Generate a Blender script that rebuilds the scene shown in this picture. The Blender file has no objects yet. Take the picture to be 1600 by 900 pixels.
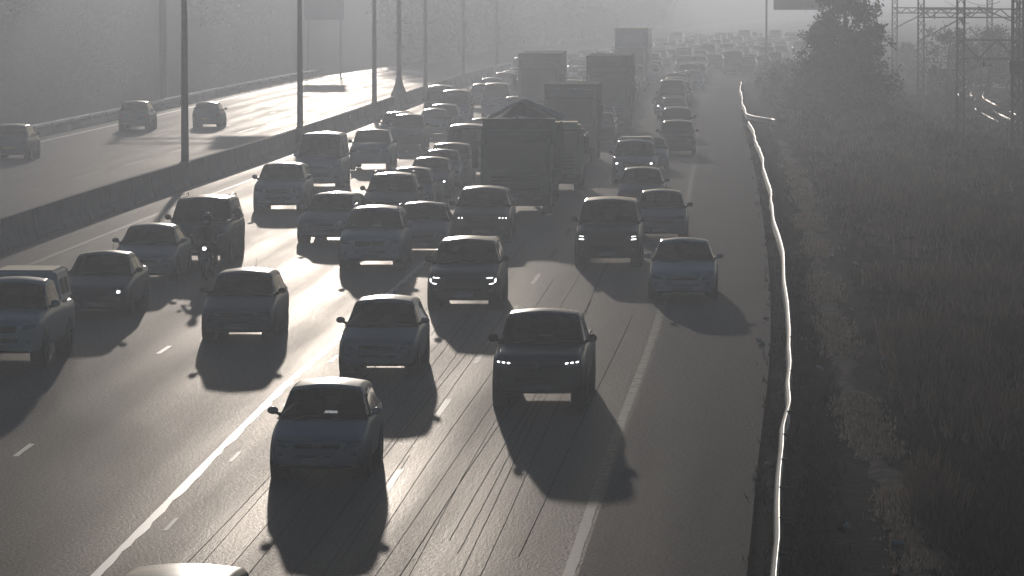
import bpy, bmesh, math, random
import numpy as np
from mathutils import Vector, Matrix
from mathutils.bvhtree import BVHTree
R = math.radians
random.seed(7); rng = np.random.default_rng(7)
S = bpy.context.scene; COL = S.collection

# ------------------------------------------------------------------ camera
F = 7200.0; HC = 8.7; TH = math.atan(480 / F)          # focal length in photo pixels, camera height, downward pitch
cd = bpy.data.cameras.new('camera'); cam = bpy.data.objects.new('camera', cd); COL.objects.link(cam)
cd.sensor_width = 36; cd.lens = F * 36 / 1600; cd.clip_start = 1; cd.clip_end = 8000
cam.location = (0, 0, HC); cam.rotation_euler = (math.pi / 2 - TH, 0, 0); S.camera = cam
S.render.resolution_x, S.render.resolution_y = 1024, 576
# ------------------------------------------------------------------ sky, sun, exposure
SUN_EL, SUN_AZ = R(6.7), R(-2.3)                        # sun just above the frame, a little left of the view axis
SUN_POWER, SKY_POWER, EXPOSURE = 3.3, 0.15, -2.95
HAZE_DENSITY, HAZE_G = 0.00125, 0.80
w = bpy.data.worlds.new('World'); S.world = w; w.use_nodes = True
nt = w.node_tree; bg = nt.nodes['Background']; sk = nt.nodes.new('ShaderNodeTexSky')
sk.sky_type = 'NISHITA'; sk.sun_disc = False; sk.sun_elevation = SUN_EL; sk.sun_rotation = SUN_AZ; sk.dust_density = .6; sk.ozone_density = 3
nt.links.new(sk.outputs[0], bg.inputs[0]); bg.inputs[1].default_value = SKY_POWER
sl = bpy.data.lights.new('sun', 'SUN'); so = bpy.data.objects.new('sun', sl); COL.objects.link(so)
sl.energy = SUN_POWER; sl.angle = R(.5); sl.color = (1, .90, .80)
so.rotation_euler = Vector((-math.sin(SUN_AZ) * math.cos(SUN_EL), -math.cos(SUN_AZ) * math.cos(SUN_EL), -math.sin(SUN_EL))).to_track_quat('-Z', 'Y').to_euler()
so.location = (-20, 400, 60)
vs = S.view_settings; vs.view_transform = 'Standard'; vs.look = 'None'; vs.exposure = EXPOSURE; vs.gamma = 1
cy = S.cycles; cy.max_bounces = 6; cy.diffuse_bounces = 2; cy.glossy_bounces = 3; cy.transparent_max_bounces = 16
cy.volume_bounces = 0; cy.use_denoising = True; cy.sample_clamp_indirect = 4; cy.caustics_reflective = False; cy.caustics_refractive = False

# ------------------------------------------------------------------ lie of the land
def interp(t, x):
    n = len(t)
    if x <= t[0][0]:
        (a, b), (c, d) = t[0], t[1]; return b + (d - b) / (c - a) * (x - a)
    if x >= t[-1][0]:
        (a, b), (c, d) = t[-2], t[-1]; return d + (d - b) / (c - a) * (x - c)
    for i in range(n - 1):
        if t[i][0] <= x <= t[i + 1][0]: break
    def m(k):
        if k == 0: return (t[1][1] - t[0][1]) / (t[1][0] - t[0][0])
        if k == n - 1: return (t[-1][1] - t[-2][1]) / (t[-1][0] - t[-2][0])
        return (t[k + 1][1] - t[k - 1][1]) / (t[k + 1][0] - t[k - 1][0])
    h = t[i + 1][0] - t[i][0]; u = (x - t[i][0]) / h
    return (2*u**3-3*u*u+1)*t[i][1] + (u**3-2*u*u+u)*h*m(i) + (-2*u**3+3*u*u)*t[i+1][1] + (u**3-u*u)*h*m(i+1)
ELT = [(-300, -.3), (60, -.1), (70, .0), (83, .15), (97, .32), (110, .44), (130, .52), (160, .5), (190, .35), (230, .15), (300, 0), (500, 0), (900, 0), (3000, 0)]
XET = [(-300, -20.5), (55, .05), (70, .98), (82, 1.7), (110, 3.44), (144, 5.2), (215, 8.5), (300, 12.2), (379, 16.2), (430, 20), (500, 27.5), (600, 38.5), (700, 49.5), (850, 67), (1100, 100), (3000, 380)]
EL = lambda y: interp(ELT, y)                           # height of the road surface
XE = lambda y: interp(XET, y)                           # x of the road's right edge line; lanes run leftwards from it
def heading(y): return math.atan((XE(y + 2) - XE(y - 2)) / 4)
def unp(px, py, h=0):                                   # where the sight line through a photo pixel is h above the road
    a = (px - 800) / F; b = (py - 450) / F
    dy = math.cos(TH) - b * math.sin(TH); dz = -math.sin(TH) - b * math.cos(TH)
    g = lambda Y: HC + dz / dy * Y - EL(Y) - h
    Y = 30.0
    while g(Y) > 0 and Y < 3000: Y += 2
    lo, hi = Y - 2, Y
    for _ in range(24):
        m = (lo + hi) / 2
        if g(m) > 0: lo = m
        else: hi = m
    return a / dy * lo, lo

# ------------------------------------------------------------------ materials
def mat(name):
    m = bpy.data.materials.new(name); m.use_nodes = True
    return m, m.node_tree, m.node_tree.nodes['Principled BSDF']
def plain(name, col, rough=.6, metal=0, spec=.5, coat=0, var=0, scale=6, emit=None):
    m, t, p = mat(name)
    p.inputs['Base Color'].default_value = (*col, 1); p.inputs['Roughness'].default_value = rough
    p.inputs['Metallic'].default_value = metal; p.inputs['Specular IOR Level'].default_value = spec
    p.inputs['Coat Weight'].default_value = coat; p.inputs['Coat Roughness'].default_value = .06
    if var:
        tc = t.nodes.new('ShaderNodeTexCoord'); n = t.nodes.new('ShaderNodeTexNoise'); n.inputs['Scale'].default_value = scale; n.inputs['Detail'].default_value = 6
        r = t.nodes.new('ShaderNodeValToRGB'); r.color_ramp.elements[0].position = .3; r.color_ramp.elements[1].position = .7
        r.color_ramp.elements[0].color = (*[c * (1 - var) for c in col], 1); r.color_ramp.elements[1].color = (*[min(1, c * (1 + var)) for c in col], 1)
        t.links.new(tc.outputs['Object'], n.inputs[0]); t.links.new(n.outputs[0], r.inputs[0]); t.links.new(r.outputs[0], p.inputs['Base Color'])
        q = t.nodes.new('ShaderNodeMapRange'); q.inputs[3].default_value = max(.02, rough - .08); q.inputs[4].default_value = min(1, rough + .1)
        t.links.new(n.outputs[0], q.inputs[0]); t.links.new(q.outputs[0], p.inputs['Roughness'])
    if emit:
        p.inputs['Emission Color'].default_value = (*emit[0], 1); p.inputs['Emission Strength'].default_value = emit[1]
    return m
def asphalt(name, base, rough, spec, tracks):
    m, t, p = mat(name); N = t.nodes.new; L = t.links.new
    uv = N('ShaderNodeUVMap'); sep = N('ShaderNodeSeparateXYZ'); L(uv.outputs[0], sep.inputs[0])
    def noise(sx, sy, sc, det, rg=.55):
        mp = N('ShaderNodeMapping'); mp.inputs['Scale'].default_value = (sx, sy, 1); L(uv.outputs[0], mp.inputs[0])
        n = N('ShaderNodeTexNoise'); n.inputs['Scale'].default_value = sc; n.inputs['Detail'].default_value = det; n.inputs['Roughness'].default_value = rg
        L(mp.outputs[0], n.inputs[0]); return n.outputs[0]
    def mth(op, a, b=None, c=None):
        k = N('ShaderNodeMath'); k.operation = op
        for i, v in enumerate((a, b, c)):
            if v is None: continue
            if isinstance(v, (int, float)): k.inputs[i].default_value = v
            else: L(v, k.inputs[i])
        return k.outputs[0]
    grain = noise(1, 1, 16, 2, .8); long_ = noise(1, .035, 1.3, 4); patch = noise(.25, .05, 1, 5)
    wheel = mth('COSINE', mth('MULTIPLY', sep.outputs[0], 4 * math.pi / 3.63)); wheel = mth('MULTIPLY_ADD', wheel, tracks, 0)   # two wheel paths to a lane
    mix = mth('ADD', mth('MULTIPLY', long_, .5), mth('ADD', mth('MULTIPLY', patch, .5), wheel))
    cr = N('ShaderNodeValToRGB'); L(mix, cr.inputs[0])
    cr.color_ramp.elements[0].position = .25; cr.color_ramp.elements[1].position = .75
    cr.color_ramp.elements[0].color = (*[c * .6 for c in base], 1); cr.color_ramp.elements[1].color = (*[c * 1.5 for c in base], 1)
    g = N('ShaderNodeMapRange'); L(grain, g.inputs[0]); g.inputs[1].default_value = .3; g.inputs[2].default_value = .7; g.inputs[3].default_value = .25; g.inputs[4].default_value = 1.8
    mx = N('ShaderNodeMix'); mx.data_type = 'RGBA'; mx.blend_type = 'MULTIPLY'; mx.inputs[0].default_value = 1
    L(cr.outputs[0], mx.inputs[6]); L(g.outputs[0], mx.inputs[7]); L(mx.outputs[2], p.inputs['Base Color'])
    L(mth('ADD', mth('MULTIPLY_ADD', mix, -.3, rough + .15), mth('MULTIPLY', mth('SUBTRACT', grain, .5), .5)), p.inputs['Roughness'])
    L(mth('MULTIPLY', g.outputs[0], spec), p.inputs['Specular IOR Level'])
    p.inputs['Specular IOR Level'].default_value = 0; t.links.remove(p.inputs['Specular IOR Level'].links[0])
    b = N('ShaderNodeBump'); b.inputs['Strength'].default_value = .6; b.inputs['Distance'].default_value = .013
    L(grain, b.inputs['Height']); L(b.outputs[0], p.inputs['Normal'])
    gl = N('ShaderNodeBsdfGlossy'); gl.inputs[0].default_value = (1, .97, .94, 1); L(p.inputs['Roughness'].links[0].from_socket, gl.inputs['Roughness']); L(b.outputs[0], gl.inputs['Normal'])
    fr = N('ShaderNodeFresnel'); fr.inputs[0].default_value = 1 + spec; L(b.outputs[0], fr.inputs['Normal'])
    ms = N('ShaderNodeMixShader'); L(mth('MULTIPLY', fr.outputs[0], mth('MULTIPLY_ADD', g.outputs[0], .22, .20)), ms.inputs[0]); L(p.outputs[0], ms.inputs[1]); L(gl.outputs[0], ms.inputs[2])
    L(ms.outputs[0], t.nodes['Material Output'].inputs[0])
    return m
M = {}
M['asphalt'] = asphalt('worn_asphalt', (.054, .05, .047), .42, .17, .10)
M['shoulder'] = asphalt('dull_asphalt', (.045, .042, .041), .55, .13, .0)
M['tar'] = plain('bitumen_seam', (.085, .08, .075), 1, spec=0)
def road_paint(name, col, wear, sp=.5):
    m, t, p = mat(name); N = t.nodes.new; L = t.links.new
    tc = N('ShaderNodeTexCoord'); n = N('ShaderNodeTexNoise'); n.inputs['Scale'].default_value = 5; n.inputs['Detail'].default_value = 8; n.inputs['Roughness'].default_value = .75
    L(tc.outputs['Object'], n.inputs[0]); r = N('ShaderNodeValToRGB'); L(n.outputs[0], r.inputs[0])
    r.color_ramp.elements[0].position = wear - .06; r.color_ramp.elements[1].position = wear + .06
    r.color_ramp.elements[0].color = (.06, .057, .055, 1); r.color_ramp.elements[1].color = (*col, 1)
    L(r.outputs[0], p.inputs['Base Color']); p.inputs['Roughness'].default_value = .42; p.inputs['Specular IOR Level'].default_value = sp; p.inputs['Coat Weight'].default_value = .5 if sp > .9 else 0; p.inputs['Coat Roughness'].default_value = .35
    return m
M['white_line'] = road_paint('white_road_paint', (.8, .8, .78), .30, 1.0)
M['worn_line'] = road_paint('worn_road_paint', (.16, .155, .15), .5, .06)
M['yellow_line'] = road_paint('yellow_road_paint', (.27, .245, .19), .47, .08)
M['concrete'] = plain('barrier_concrete', (.27, .26, .25), .75, var=.25, scale=1.5)
M['galv'] = plain('galvanised_steel', (.78, .79, .80), .38, metal=1, var=.08, scale=9)
M['pole'] = plain('painted_pole_steel', (.22, .23, .24), .5, metal=.3, var=.15)
M['rust'] = plain('dark_steel', (.10, .09, .10), .6, metal=.4, var=.3)
M['rail'] = plain('polished_rail_steel', (.6, .58, .55), .3, metal=1)
M['ballast'] = plain('stone_ballast', (.11, .10, .095), .9, var=.4, scale=9)
M['tyre'] = plain('tyre_rubber', (.018, .018, .019), .75, spec=.3)
M['rim'] = plain('alloy_rim', (.35, .36, .37), .35, metal=.9)
M['plastic'] = plain('black_plastic', (.022, .022, .024), .45, var=.2, scale=20)
M['trim'] = plain('dark_grille', (.012, .012, .013), .4)
M['chrome'] = plain('chrome_trim', (.75, .75, .76), .15, metal=1)
M['seat'] = plain('seat_cloth', (.035, .034, .036), .85)
M['plate'] = plain('number_plate_white', (.55, .56, .53), .45)
M['yplate'] = plain('number_plate_yellow', (.55, .45, .1), .45)
M['plate_text'] = plain('number_plate_ink', (.03, .05, .06), .6)
M['lamp'] = plain('clear_lamp_lens', (.30, .32, .34), .12, metal=.5, coat=1)
M['tail'] = plain('red_lamp_lens', (.30, .02, .02), .2, coat=1)
M['lit'] = plain('lit_lamp', (.9, .9, .9), .3, emit=((1, .98, .95), 45))
def glass_mat():
    m, t, p = mat('car_glass'); N = t.nodes.new; L = t.links.new; t.nodes.remove(p)
    tr = N('ShaderNodeBsdfTransparent'); tr.inputs[0].default_value = (.065, .07, .075, 1)
    gl = N('ShaderNodeBsdfGlossy'); gl.inputs['Roughness'].default_value = .03; gl.inputs[0].default_value = (1, 1, 1, 1)
    fr = N('ShaderNodeFresnel'); fr.inputs[0].default_value = 1.5
    mx = N('ShaderNodeMixShader'); L(fr.outputs[0], mx.inputs[0]); L(tr.outputs[0], mx.inputs[1]); L(gl.outputs[0], mx.inputs[2])
    L(mx.outputs[0], t.nodes['Material Output'].inputs[0]); return m
M['glass'] = glass_mat()
PAINT = {}
for k, c, me in (('white', (.80, .81, .82), 0), ('silver', (.46, .47, .49), .55), ('grey', (.17, .18, .19), .45), ('dark', (.035, .037, .042), .3), ('black', (.012, .012, .014), .1),
              ('blue', (.06, .10, .20), .35), ('red', (.30, .03, .025), .15), ('green', (.03, .17, .09), 0), ('beige', (.42, .38, .31), .3), ('navy', (.03, .045, .09), .3)):
    PAINT[k] = plain(k + '_car_paint', c, .40, metal=me * .6, coat=1, spec=.9, var=.05, scale=3); PAINT[k].node_tree.nodes['Principled BSDF'].inputs['Coat Roughness'].default_value = .2; PAINT[k].node_tree.nodes['Principled BSDF'].inputs['Coat IOR'].default_value = 1.7
def leafy(name, a, b, tr=.4):
    m, t, p = mat(name); N = t.nodes.new; L = t.links.new
    g = N('ShaderNodeNewGeometry'); r = N('ShaderNodeValToRGB'); L(g.outputs['Random Per Island'], r.inputs[0])
    r.color_ramp.elements[0].color = (*a, 1); r.color_ramp.elements[1].color = (*b, 1); L(r.outputs[0], p.inputs['Base Color'])
    p.inputs['Roughness'].default_value = .7; p.inputs['Specular IOR Level'].default_value = .2
    tl = N('ShaderNodeBsdfTranslucent'); L(r.outputs[0], tl.inputs[0]); ms = N('ShaderNodeMixShader'); ms.inputs[0].default_value = tr
    L(p.outputs[0], ms.inputs[1]); L(tl.outputs[0], ms.inputs[2]); L(ms.outputs[0], t.nodes['Material Output'].inputs[0])
    return m
M['pale_grass'] = leafy('pale_seeding_grass', (.09, .065, .048), (.30, .23, .175), .55)
M['stubble'] = leafy('pale_path_stubble', (.25, .20, .16), (.65, .54, .45), .6)
M['grass'] = leafy('dry_winter_grass', (.022, .015, .009), (.085, .056, .034))
M['leaf'] = leafy('evergreen_leaves', (.018, .03, .016), (.055, .075, .035))
M['leaf2'] = leafy('olive_leaves', (.03, .032, .02), (.075, .07, .04))
M['twig'] = leafy('bare_twigs', (.05, .042, .035), (.14, .12, .10))
M['bark'] = plain('bark', (.06, .05, .042), .9, var=.4, scale=5)
def ground_mat():
    m, t, p = mat('veld_soil'); N = t.nodes.new; L = t.links.new
    tc = N('ShaderNodeTexCoord'); n = N('ShaderNodeTexNoise'); n.inputs['Scale'].default_value = .35; n.inputs['Detail'].default_value = 10; n.inputs['Roughness'].default_value = .7
    L(tc.outputs['Object'], n.inputs[0]); r = N('ShaderNodeValToRGB'); L(n.outputs[0], r.inputs[0])
    for e, (q, c) in zip(r.color_ramp.elements, ((.35, (.016, .012, .009)), (.7, (.05, .037, .026)))): e.position = q; e.color = (*c, 1)
    L(r.outputs[0], p.inputs['Base Color']); p.inputs['Roughness'].default_value = 1; p.inputs['Specular IOR Level'].default_value = .05
    b = N('ShaderNodeBump'); b.inputs['Strength'].default_value = 1; b.inputs['Distance'].default_value = .25
    n2 = N('ShaderNodeTexNoise'); n2.inputs['Scale'].default_value = 3; n2.inputs['Detail'].default_value = 8; L(tc.outputs['Object'], n2.inputs[0])
    L(n2.outputs[0], b.inputs['Height']); L(b.outputs[0], p.inputs['Normal']); return m
M['ground'] = ground_mat()
M['sand'] = plain('trodden_sand', (.15, .12, .095), .95, spec=.15)
_t = M['sand'].node_tree; _p = _t.nodes['Principled BSDF']; _c = _t.nodes.new('ShaderNodeTexCoord'); _m = _t.nodes.new('ShaderNodeMapping'); _m.inputs['Scale'].default_value = (.5, 1.6, 1)
_n = _t.nodes.new('ShaderNodeTexNoise'); _n.inputs['Scale'].default_value = 1.3; _n.inputs['Detail'].default_value = 7; _n.inputs['Roughness'].default_value = .7; _r = _t.nodes.new('ShaderNodeValToRGB')
_r.color_ramp.elements[0].position = .42; _r.color_ramp.elements[0].color = (.035, .03, .022, 1); _r.color_ramp.elements[1].position = .58; _r.color_ramp.elements[1].color = (.17, .135, .105, 1)  # soil showing through the sand, plus crosswise streaks painted in as grass shadows
_t.links.new(_c.outputs['Object'], _m.inputs[0]); _t.links.new(_m.outputs[0], _n.inputs[0]); _t.links.new(_n.outputs[0], _r.inputs[0]); _t.links.new(_r.outputs[0], _p.inputs['Base Color'])

# ------------------------------------------------------------------ helpers
def tag(o, label=None, cat=None, group=None, kind=None):
    if label: o['label'] = label
    if cat: o['category'] = cat
    if group: o['group'] = group
    if kind: o['kind'] = kind
    return o
def mesh(name, v, f, m=None, smooth=False):
    me = bpy.data.meshes.new(name); me.from_pydata([tuple(q) for q in v], [], f); me.update()
    if m: me.materials.append(m)
    if smooth: me.polygons.foreach_set('use_smooth', [True] * len(me.polygons))
    return me
def link(name, me, parent=None, loc=(0, 0, 0), rot=(0, 0, 0)):
    o = bpy.data.objects.new(name, me); COL.objects.link(o); o.location = loc; o.rotation_euler = rot
    if parent: o.parent = parent
    return o
def empty(name, loc, rz=0):
    o = bpy.data.objects.new(name, None); COL.objects.link(o); o.location = loc; o.rotation_euler = (0, 0, rz); o.empty_display_size = .3; return o
class MB:                                               # collects shapes into ONE mesh
    def __init__(s): s.v = []; s.f = []
    def add(s, v, f):
        n = len(s.v); s.v += [tuple(q) for q in v]; s.f += [tuple(i + n for i in q) for q in f]
    def box(s, x0, x1, y0, y1, z0, z1, b=0):
        bm = bmesh.new(); bmesh.ops.create_cube(bm, size=1)
        for q in bm.verts: q.co = Vector(((x0 + x1) / 2 + q.co.x * (x1 - x0), (y0 + y1) / 2 + q.co.y * (y1 - y0), (z0 + z1) / 2 + q.co.z * (z1 - z0)))
        if b: bmesh.ops.bevel(bm, geom=bm.edges[:], offset=b, segments=2, affect='EDGES', profile=.6)
        bm.verts.index_update(); s.add([q.co[:] for q in bm.verts], [[q.index for q in f.verts] for f in bm.faces]); bm.free()
    def tube(s, pts, r, n=8, cap=True):
        pts = [Vector(p) for p in pts]; rr = r if isinstance(r, (list, tuple)) else [r] * len(pts); v = []; f = []
        for i, p in enumerate(pts):
            d = (pts[min(i + 1, len(pts) - 1)] - pts[max(i - 1, 0)]).normalized()
            a = d.orthogonal().normalized() if abs(d.z) > .9 else d.cross(Vector((0, 0, 1))).normalized()
            b = d.cross(a).normalized()
            for k in range(n):
                t = 2 * math.pi * k / n; v.append(p + (a * math.cos(t) + b * math.sin(t)) * rr[i])
        for i in range(len(pts) - 1):
            for k in range(n): f.append((i*n+k, i*n+(k+1) % n, (i+1)*n+(k+1) % n, (i+1)*n+k))
        if cap: f.append(tuple(range(n))[::-1]); f.append(tuple((len(pts)-1)*n+k for k in range(n)))
        s.add(v, f)
    def lathe_x(s, prof, c, n=20):                      # profile (x, r) turned about the x axis through c
        v = []; f = []
        for x, r in prof:
            for k in range(n):
                t = 2 * math.pi * k / n; v.append((c[0] + x, c[1] + r * math.cos(t), c[2] + r * math.sin(t)))
        for i in range(len(prof) - 1):
            for k in range(n): f.append((i*n+k, i*n+(k+1) % n, (i+1)*n+(k+1) % n, (i+1)*n+k))
        s.add(v, f)
    def ball(s, c, r, seg=10):
        bm = bmesh.new(); bmesh.ops.create_uvsphere(bm, u_segments=seg, v_segments=max(6, seg // 2 + 2), radius=1)
        bm.verts.index_update(); s.add([(c[0] + q.co.x * r[0], c[1] + q.co.y * r[1], c[2] + q.co.z * r[2]) for q in bm.verts], [[q.index for q in f.verts] for f in bm.faces]); bm.free()
    def me(s, name, m, smooth=False): return mesh(name, s.v, s.f, m, smooth)
    def build(s, name, m, parent=None, smooth=False, loc=(0, 0, 0)): return link(name, s.me(name, m, smooth), parent, loc)

# ------------------------------------------------------------------ ground, roads, markings
def ysamples(a, b, near=2.0):
    y = a; out = []
    while y < b: out.append(y); y += near if y < 250 else near * 2 if y < 700 else 40
    return out + [b]
def hump(d, y):                                         # height of the land d metres right of the edge line
    z = 0
    if d > 3.6: z += .22 * math.sin(y * .11 + d * .35) * min(1, (d - 3.6) / 4) + .15 * math.sin(y * .31 - d * .7) * min(1, (d - 3.6) / 6) - .8 * min(1, max(0, d - 6) / 10)
    if d < -38: z += 14.0 * min(1, (-d - 38) / 26) ** 1.2 * min(1, max(0, (y - 150)) / 60)
    return z
ds = [-2600, -900, -300, -150, -90, -64, -56, -50, -46, -42, -40, -38, -36.6, -36, -21, -20, 2.6, 3.2, 3.7, 4.2, 4.8, 5.4, 6, 7, 8, 9.5, 11, 13, 15, 17.5, 20, 23, 27, 32, 40, 55, 80, 150, 400, 1200, 2600]
ys = [-200, 0, 30] + ysamples(45, 900, 3) + [1100, 1500, 2000, 2600]
gv = []; gf = []
for y in ys:
    for d in ds:
        x = XE(y) + d
        onroad = -36.3 < d < 2.9
        gv.append((x, y, EL(y) + (-.12 if onroad else -.02) + hump(d, y)))
nd = len(ds)
for i in range(len(ys) - 1):
    for j in range(nd - 1): gf.append((i*nd+j, i*nd+j+1, (i+1)*nd+j+1, (i+1)*nd+j))
tag(link('ground', mesh('ground', gv, gf, M['ground'], True)), kind='structure')
def ribbon(name, d0, d1, m, dz, y0=45, y1=1100, wob=0):
    v = []; f = []; uv = []
    yy = ysamples(y0, y1, .7 if wob else 2)
    dd = np.linspace(d0, d1, 2 if wob else max(2, int(abs(d1 - d0) / 2) + 1))
    for y in yy:
        h = heading(y); o = random.uniform(-wob, wob)
        for k, d in enumerate(dd):
            q = d * (1 - .045 * min(1.2, max(0, (95 - y) / 28))) + o * (1 if k else -1) * .6 + o * .4
            v.append((XE(y) + q * math.cos(h), y - q * math.sin(h), EL(y - q * math.sin(h)) + dz)); uv.append((q, y))
    n = len(dd)
    for i in range(len(yy) - 1):
        for j in range(n - 1): f.append((i*n+j, i*n+j+1, (i+1)*n+j+1, (i+1)*n+j))
    return v, f, uv
def lay(name, parts, m):
    v = []; f = []; uv = []
    for a, b, c in parts:
        n = len(v); v += a; uv += c; f += [tuple(i + n for i in q) for q in b]
    me = mesh(name, v, f, m); l = me.uv_layers.new(name='UVMap')
    for p in me.polygons:
        for li in p.loop_indices: l.data[li].uv = uv[me.loops[li].vertex_index]
    return tag(link(name, me), kind='structure')
lay('road', [ribbon('r', -20.5, .16, None, 0)], M['asphalt'])
lay('road_shoulder', [ribbon('r', .16, 2.75, None, 0)], M['shoulder'])
lay('opposite_road', [ribbon('r', -36.3, -20.75, None, 0, 45, 1100)], M['asphalt'])
def dashes(d, y0, y1, on, period, wdt, dz=.005, wob=.01):
    out = []; y = y0
    while y < y1: out.append(ribbon('d', d - wdt / 2, d + wdt / 2, None, dz, y, y + on, wob)); y += period
    return out
lay('edge_line', [ribbon('l', -.08, .10, None, .005, 45, 700, .012)], M['yellow_line'])
lay('solid_lane_line', [ribbon('l', -7.33, -7.18, None, .005, 45, 420, .045)], M['white_line'])
lay('dashed_lane_line', dashes(-3.66, 52, 420, 4.5, 12, .13), M['worn_line'])
lay('short_lane_dash', dashes(-10.9, 82, 420, 2.0, 20, .11) + dashes(-14.5, 90, 420, 2.0, 20, .11), M['white_line'])
lay('old_lane_mark', dashes(-6.85, 72, 130, 1.6, 9.4, .08), M['worn_line'])
lay('median_edge_line', [ribbon('l', -18.6, -18.45, None, .005, 45, 500, .012)], M['yellow_line'])
lay('opposite_lane_dash', dashes(-26.1, 176, 420, 10, 17, .16) + dashes(-28.2, 190, 420, 3, 14, .14) + dashes(-30.0, 205, 420, 8, 16, .14), M['worn_line'])
lay('opposite_edge_line', [ribbon('l', -35.2, -35.0, None, .005, 120, 500, .01), ribbon('l', -22.9, -22.75, None, .005, 120, 500, .01)], M['white_line'])
seams = []                                              # dark cracks and seams running along the middle lanes
for k in range(19):
    d0 = -.9 - k * .27 + random.uniform(-.1, .1); drift = random.uniform(-.010, .010); y = random.uniform(50, 75); ye = y + random.uniform(25, 75); v = []; f = []; uv = []; wd = random.uniform(.003, .0065); ph = random.random() * 6
    while y < ye:
        d = d0 + drift * (y - 60) + .010 * math.sin(y * .2 + ph) + random.uniform(-.003, .003); h = heading(y)
        for e in (-wd, wd): v.append((XE(y) + d + e, y, EL(y) + .004)); uv.append((d, y))
        y += .8
    n = len(v) // 2
    for i in range(n - 1): f.append((2*i, 2*i+1, 2*i+3, 2*i+2))
    seams.append((v, f, uv))
lay('tar_seam', seams, M['tar'])
# trodden sandy track beyond the guard rail
tv = []; tf = []
yy = ysamples(62, 250, 1.0)
for y in yy:
    c = interp([(50, 5.0), (66, 5.3), (80, 5.0), (95, 4.5), (115, 4.15), (150, 4.25), (181, 4.4), (260, 4.6)], y) + .08 * math.sin(y * .9)
    hw = .24 + .10 * math.sin(y * .5) + .08 * math.sin(y * 1.9)
    for k in (-1, -.33, .33, 1): d = c + hw * k; tv.append((XE(y) + d, y, EL(y) + hump(d, y) + .02 + (.03 if abs(k) < .5 else -.03)))
for i in range(len(yy) - 1):
    for j in range(3): tf.append((i*4+j, i*4+j+1, i*4+j+5, i*4+j+4))
tag(link('footpath', mesh('footpath', tv, tf, M['sand'], True)), kind='structure')

# ------------------------------------------------------------------ barriers and rails
def sweep(prof, d, y0, y1, step, wob=None, dz=0):
    v = []; f = []; yy = []; y = y0
    while y <= y1: yy.append(y); y += step if y < 300 else step * 2
    n = len(prof)
    for y in yy:
        o, oz = wob(y) if wob else (0, 0); h = heading(y)
        dd = d(y) if callable(d) else d
        for a, z in prof: q = dd + a + o; v.append((XE(y) + q * math.cos(h), y - q * math.sin(h), EL(y) + z + oz + dz))
    for i in range(len(yy) - 1):
        for k in range(n): f.append((i*n+k, i*n+(k+1) % n, (i+1)*n+(k+1) % n, (i+1)*n+k))
    f.append(tuple(range(n))); f.append(tuple((len(yy)-1)*n+k for k in range(n))[::-1])
    return v, f
OB = -20.62                                             # the median barrier stands this far left of the edge line
jersey = [(-.3, -.1), (-.3, .08), (-.17, .3), (-.11, .95), (.11, .95), (.17, .3), (.3, .08), (.3, -.1)]
v, f = sweep(jersey, OB, 45, 700, 4)
mbar = link('median_barrier', mesh('median_barrier', v, f, M['concrete']))
jm = MB(); jp = [(a * 1.03, z * 1.004) for a, z in jersey]; jm.add([(a, e, z) for e in (-.02, .02) for a, z in jp], [tuple(range(8))[::-1], tuple(range(8, 16))] + [(k, (k + 1) % 8, 8 + (k + 1) % 8, 8 + k) for k in range(8)]); jme = jm.me('joint', M['trim'])
for k in range(56): y = 110 + k * 6; link('joint', jme, mbar, (XE(y) + OB, y, EL(y)), (0, 0, -heading(y)))
tag(mbar, 'long grey concrete median barrier with poles standing on it', 'barrier')
# W-beam guard rail on the right, dented and wavering, in two overlapping runs
beam = [(0, .30), (.045, .335), (.075, .38), (.045, .43), (.0, .465), (.0, .475), (.045, .51), (.075, .56), (.045, .605), (.0, .64), (-.012, .655), (-.03, .64), (.03, .6), (.055, .56), (.03, .52), (-.015, .48), (-.015, .46), (.03, .425), (.055, .38), (.03, .345), (-.012, .31), (-.012, .295)]
beam = [(-a, z + .06) for a, z in beam]                 # ridges face the road
ROFF = [(45, 3.15), (64, 3.12), (75, 3.12), (93, 3.2), (105, 3.2), (118, 3.12), (140, 3.06), (160, 3.05), (205, 3.05), (262, 2.95), (300, 2.85), (379, 2.7)]
WJ = [(random.gauss(0, .016), random.gauss(0, .012)) for _ in range(200)]
def wob(y):                                             # bent at the posts, straight between them
    i = max(0, (y - 40) / 3.81); k = int(i); u = i - k; return tuple(WJ[k][c] * (1 - u) + WJ[k + 1][c] * u + (.04 * math.sin(y * .16) if c == 0 else 0) for c in (0, 1))
def guard(name, y0, y1, label, flare=None):
    root = empty(name, (XE(y0) + interp(ROFF, y0), y0, EL(y0)))
    off = lambda y: interp(ROFF, y) + (flare(y) if flare else 0)
    v, f = sweep(beam, off, y0, y1, .9, wob)
    v = [(a - root.location.x, b - root.location.y, c - root.location.z) for a, b, c in v]
    link('rail_beam', mesh('rail_beam', v, f, M['galv'], True), root)
    y = y0 + 1.2; pm = MB(); pm.box(-.05, .05, -.06, .06, -.3, .66); pm.box(-.11, .05, -.018, .018, .66, .725, .006); pme = pm.me('post', M['rust'])
    while y < y1:
        d = off(y) + .12 + wob(y)[0]; link('post', pme, root, (XE(y) + d - root.location.x, y - root.location.y, EL(y) - root.location.z)); y += 3.81
    tag(root, label, 'guard rail'); return root
guard('guard_rail', 52, 262, 'near run of dented galvanised guard rail beside the right shoulder')
guard('guard_rail', 266, 372, 'far run of guard rail with its near end flared out to the right', lambda y: 1.6 * max(0, (278 - y) / 12) ** 1.6)
v, f = sweep([(-.04, .35), (-.1, .42), (-.04, .5), (-.1, .6), (-.04, .68), (0, .68), (0, .35)], -36.5, 236, 420, 4)
lr = empty('guard_rail', (XE(236) - 36.5, 236, EL(236)))
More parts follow.
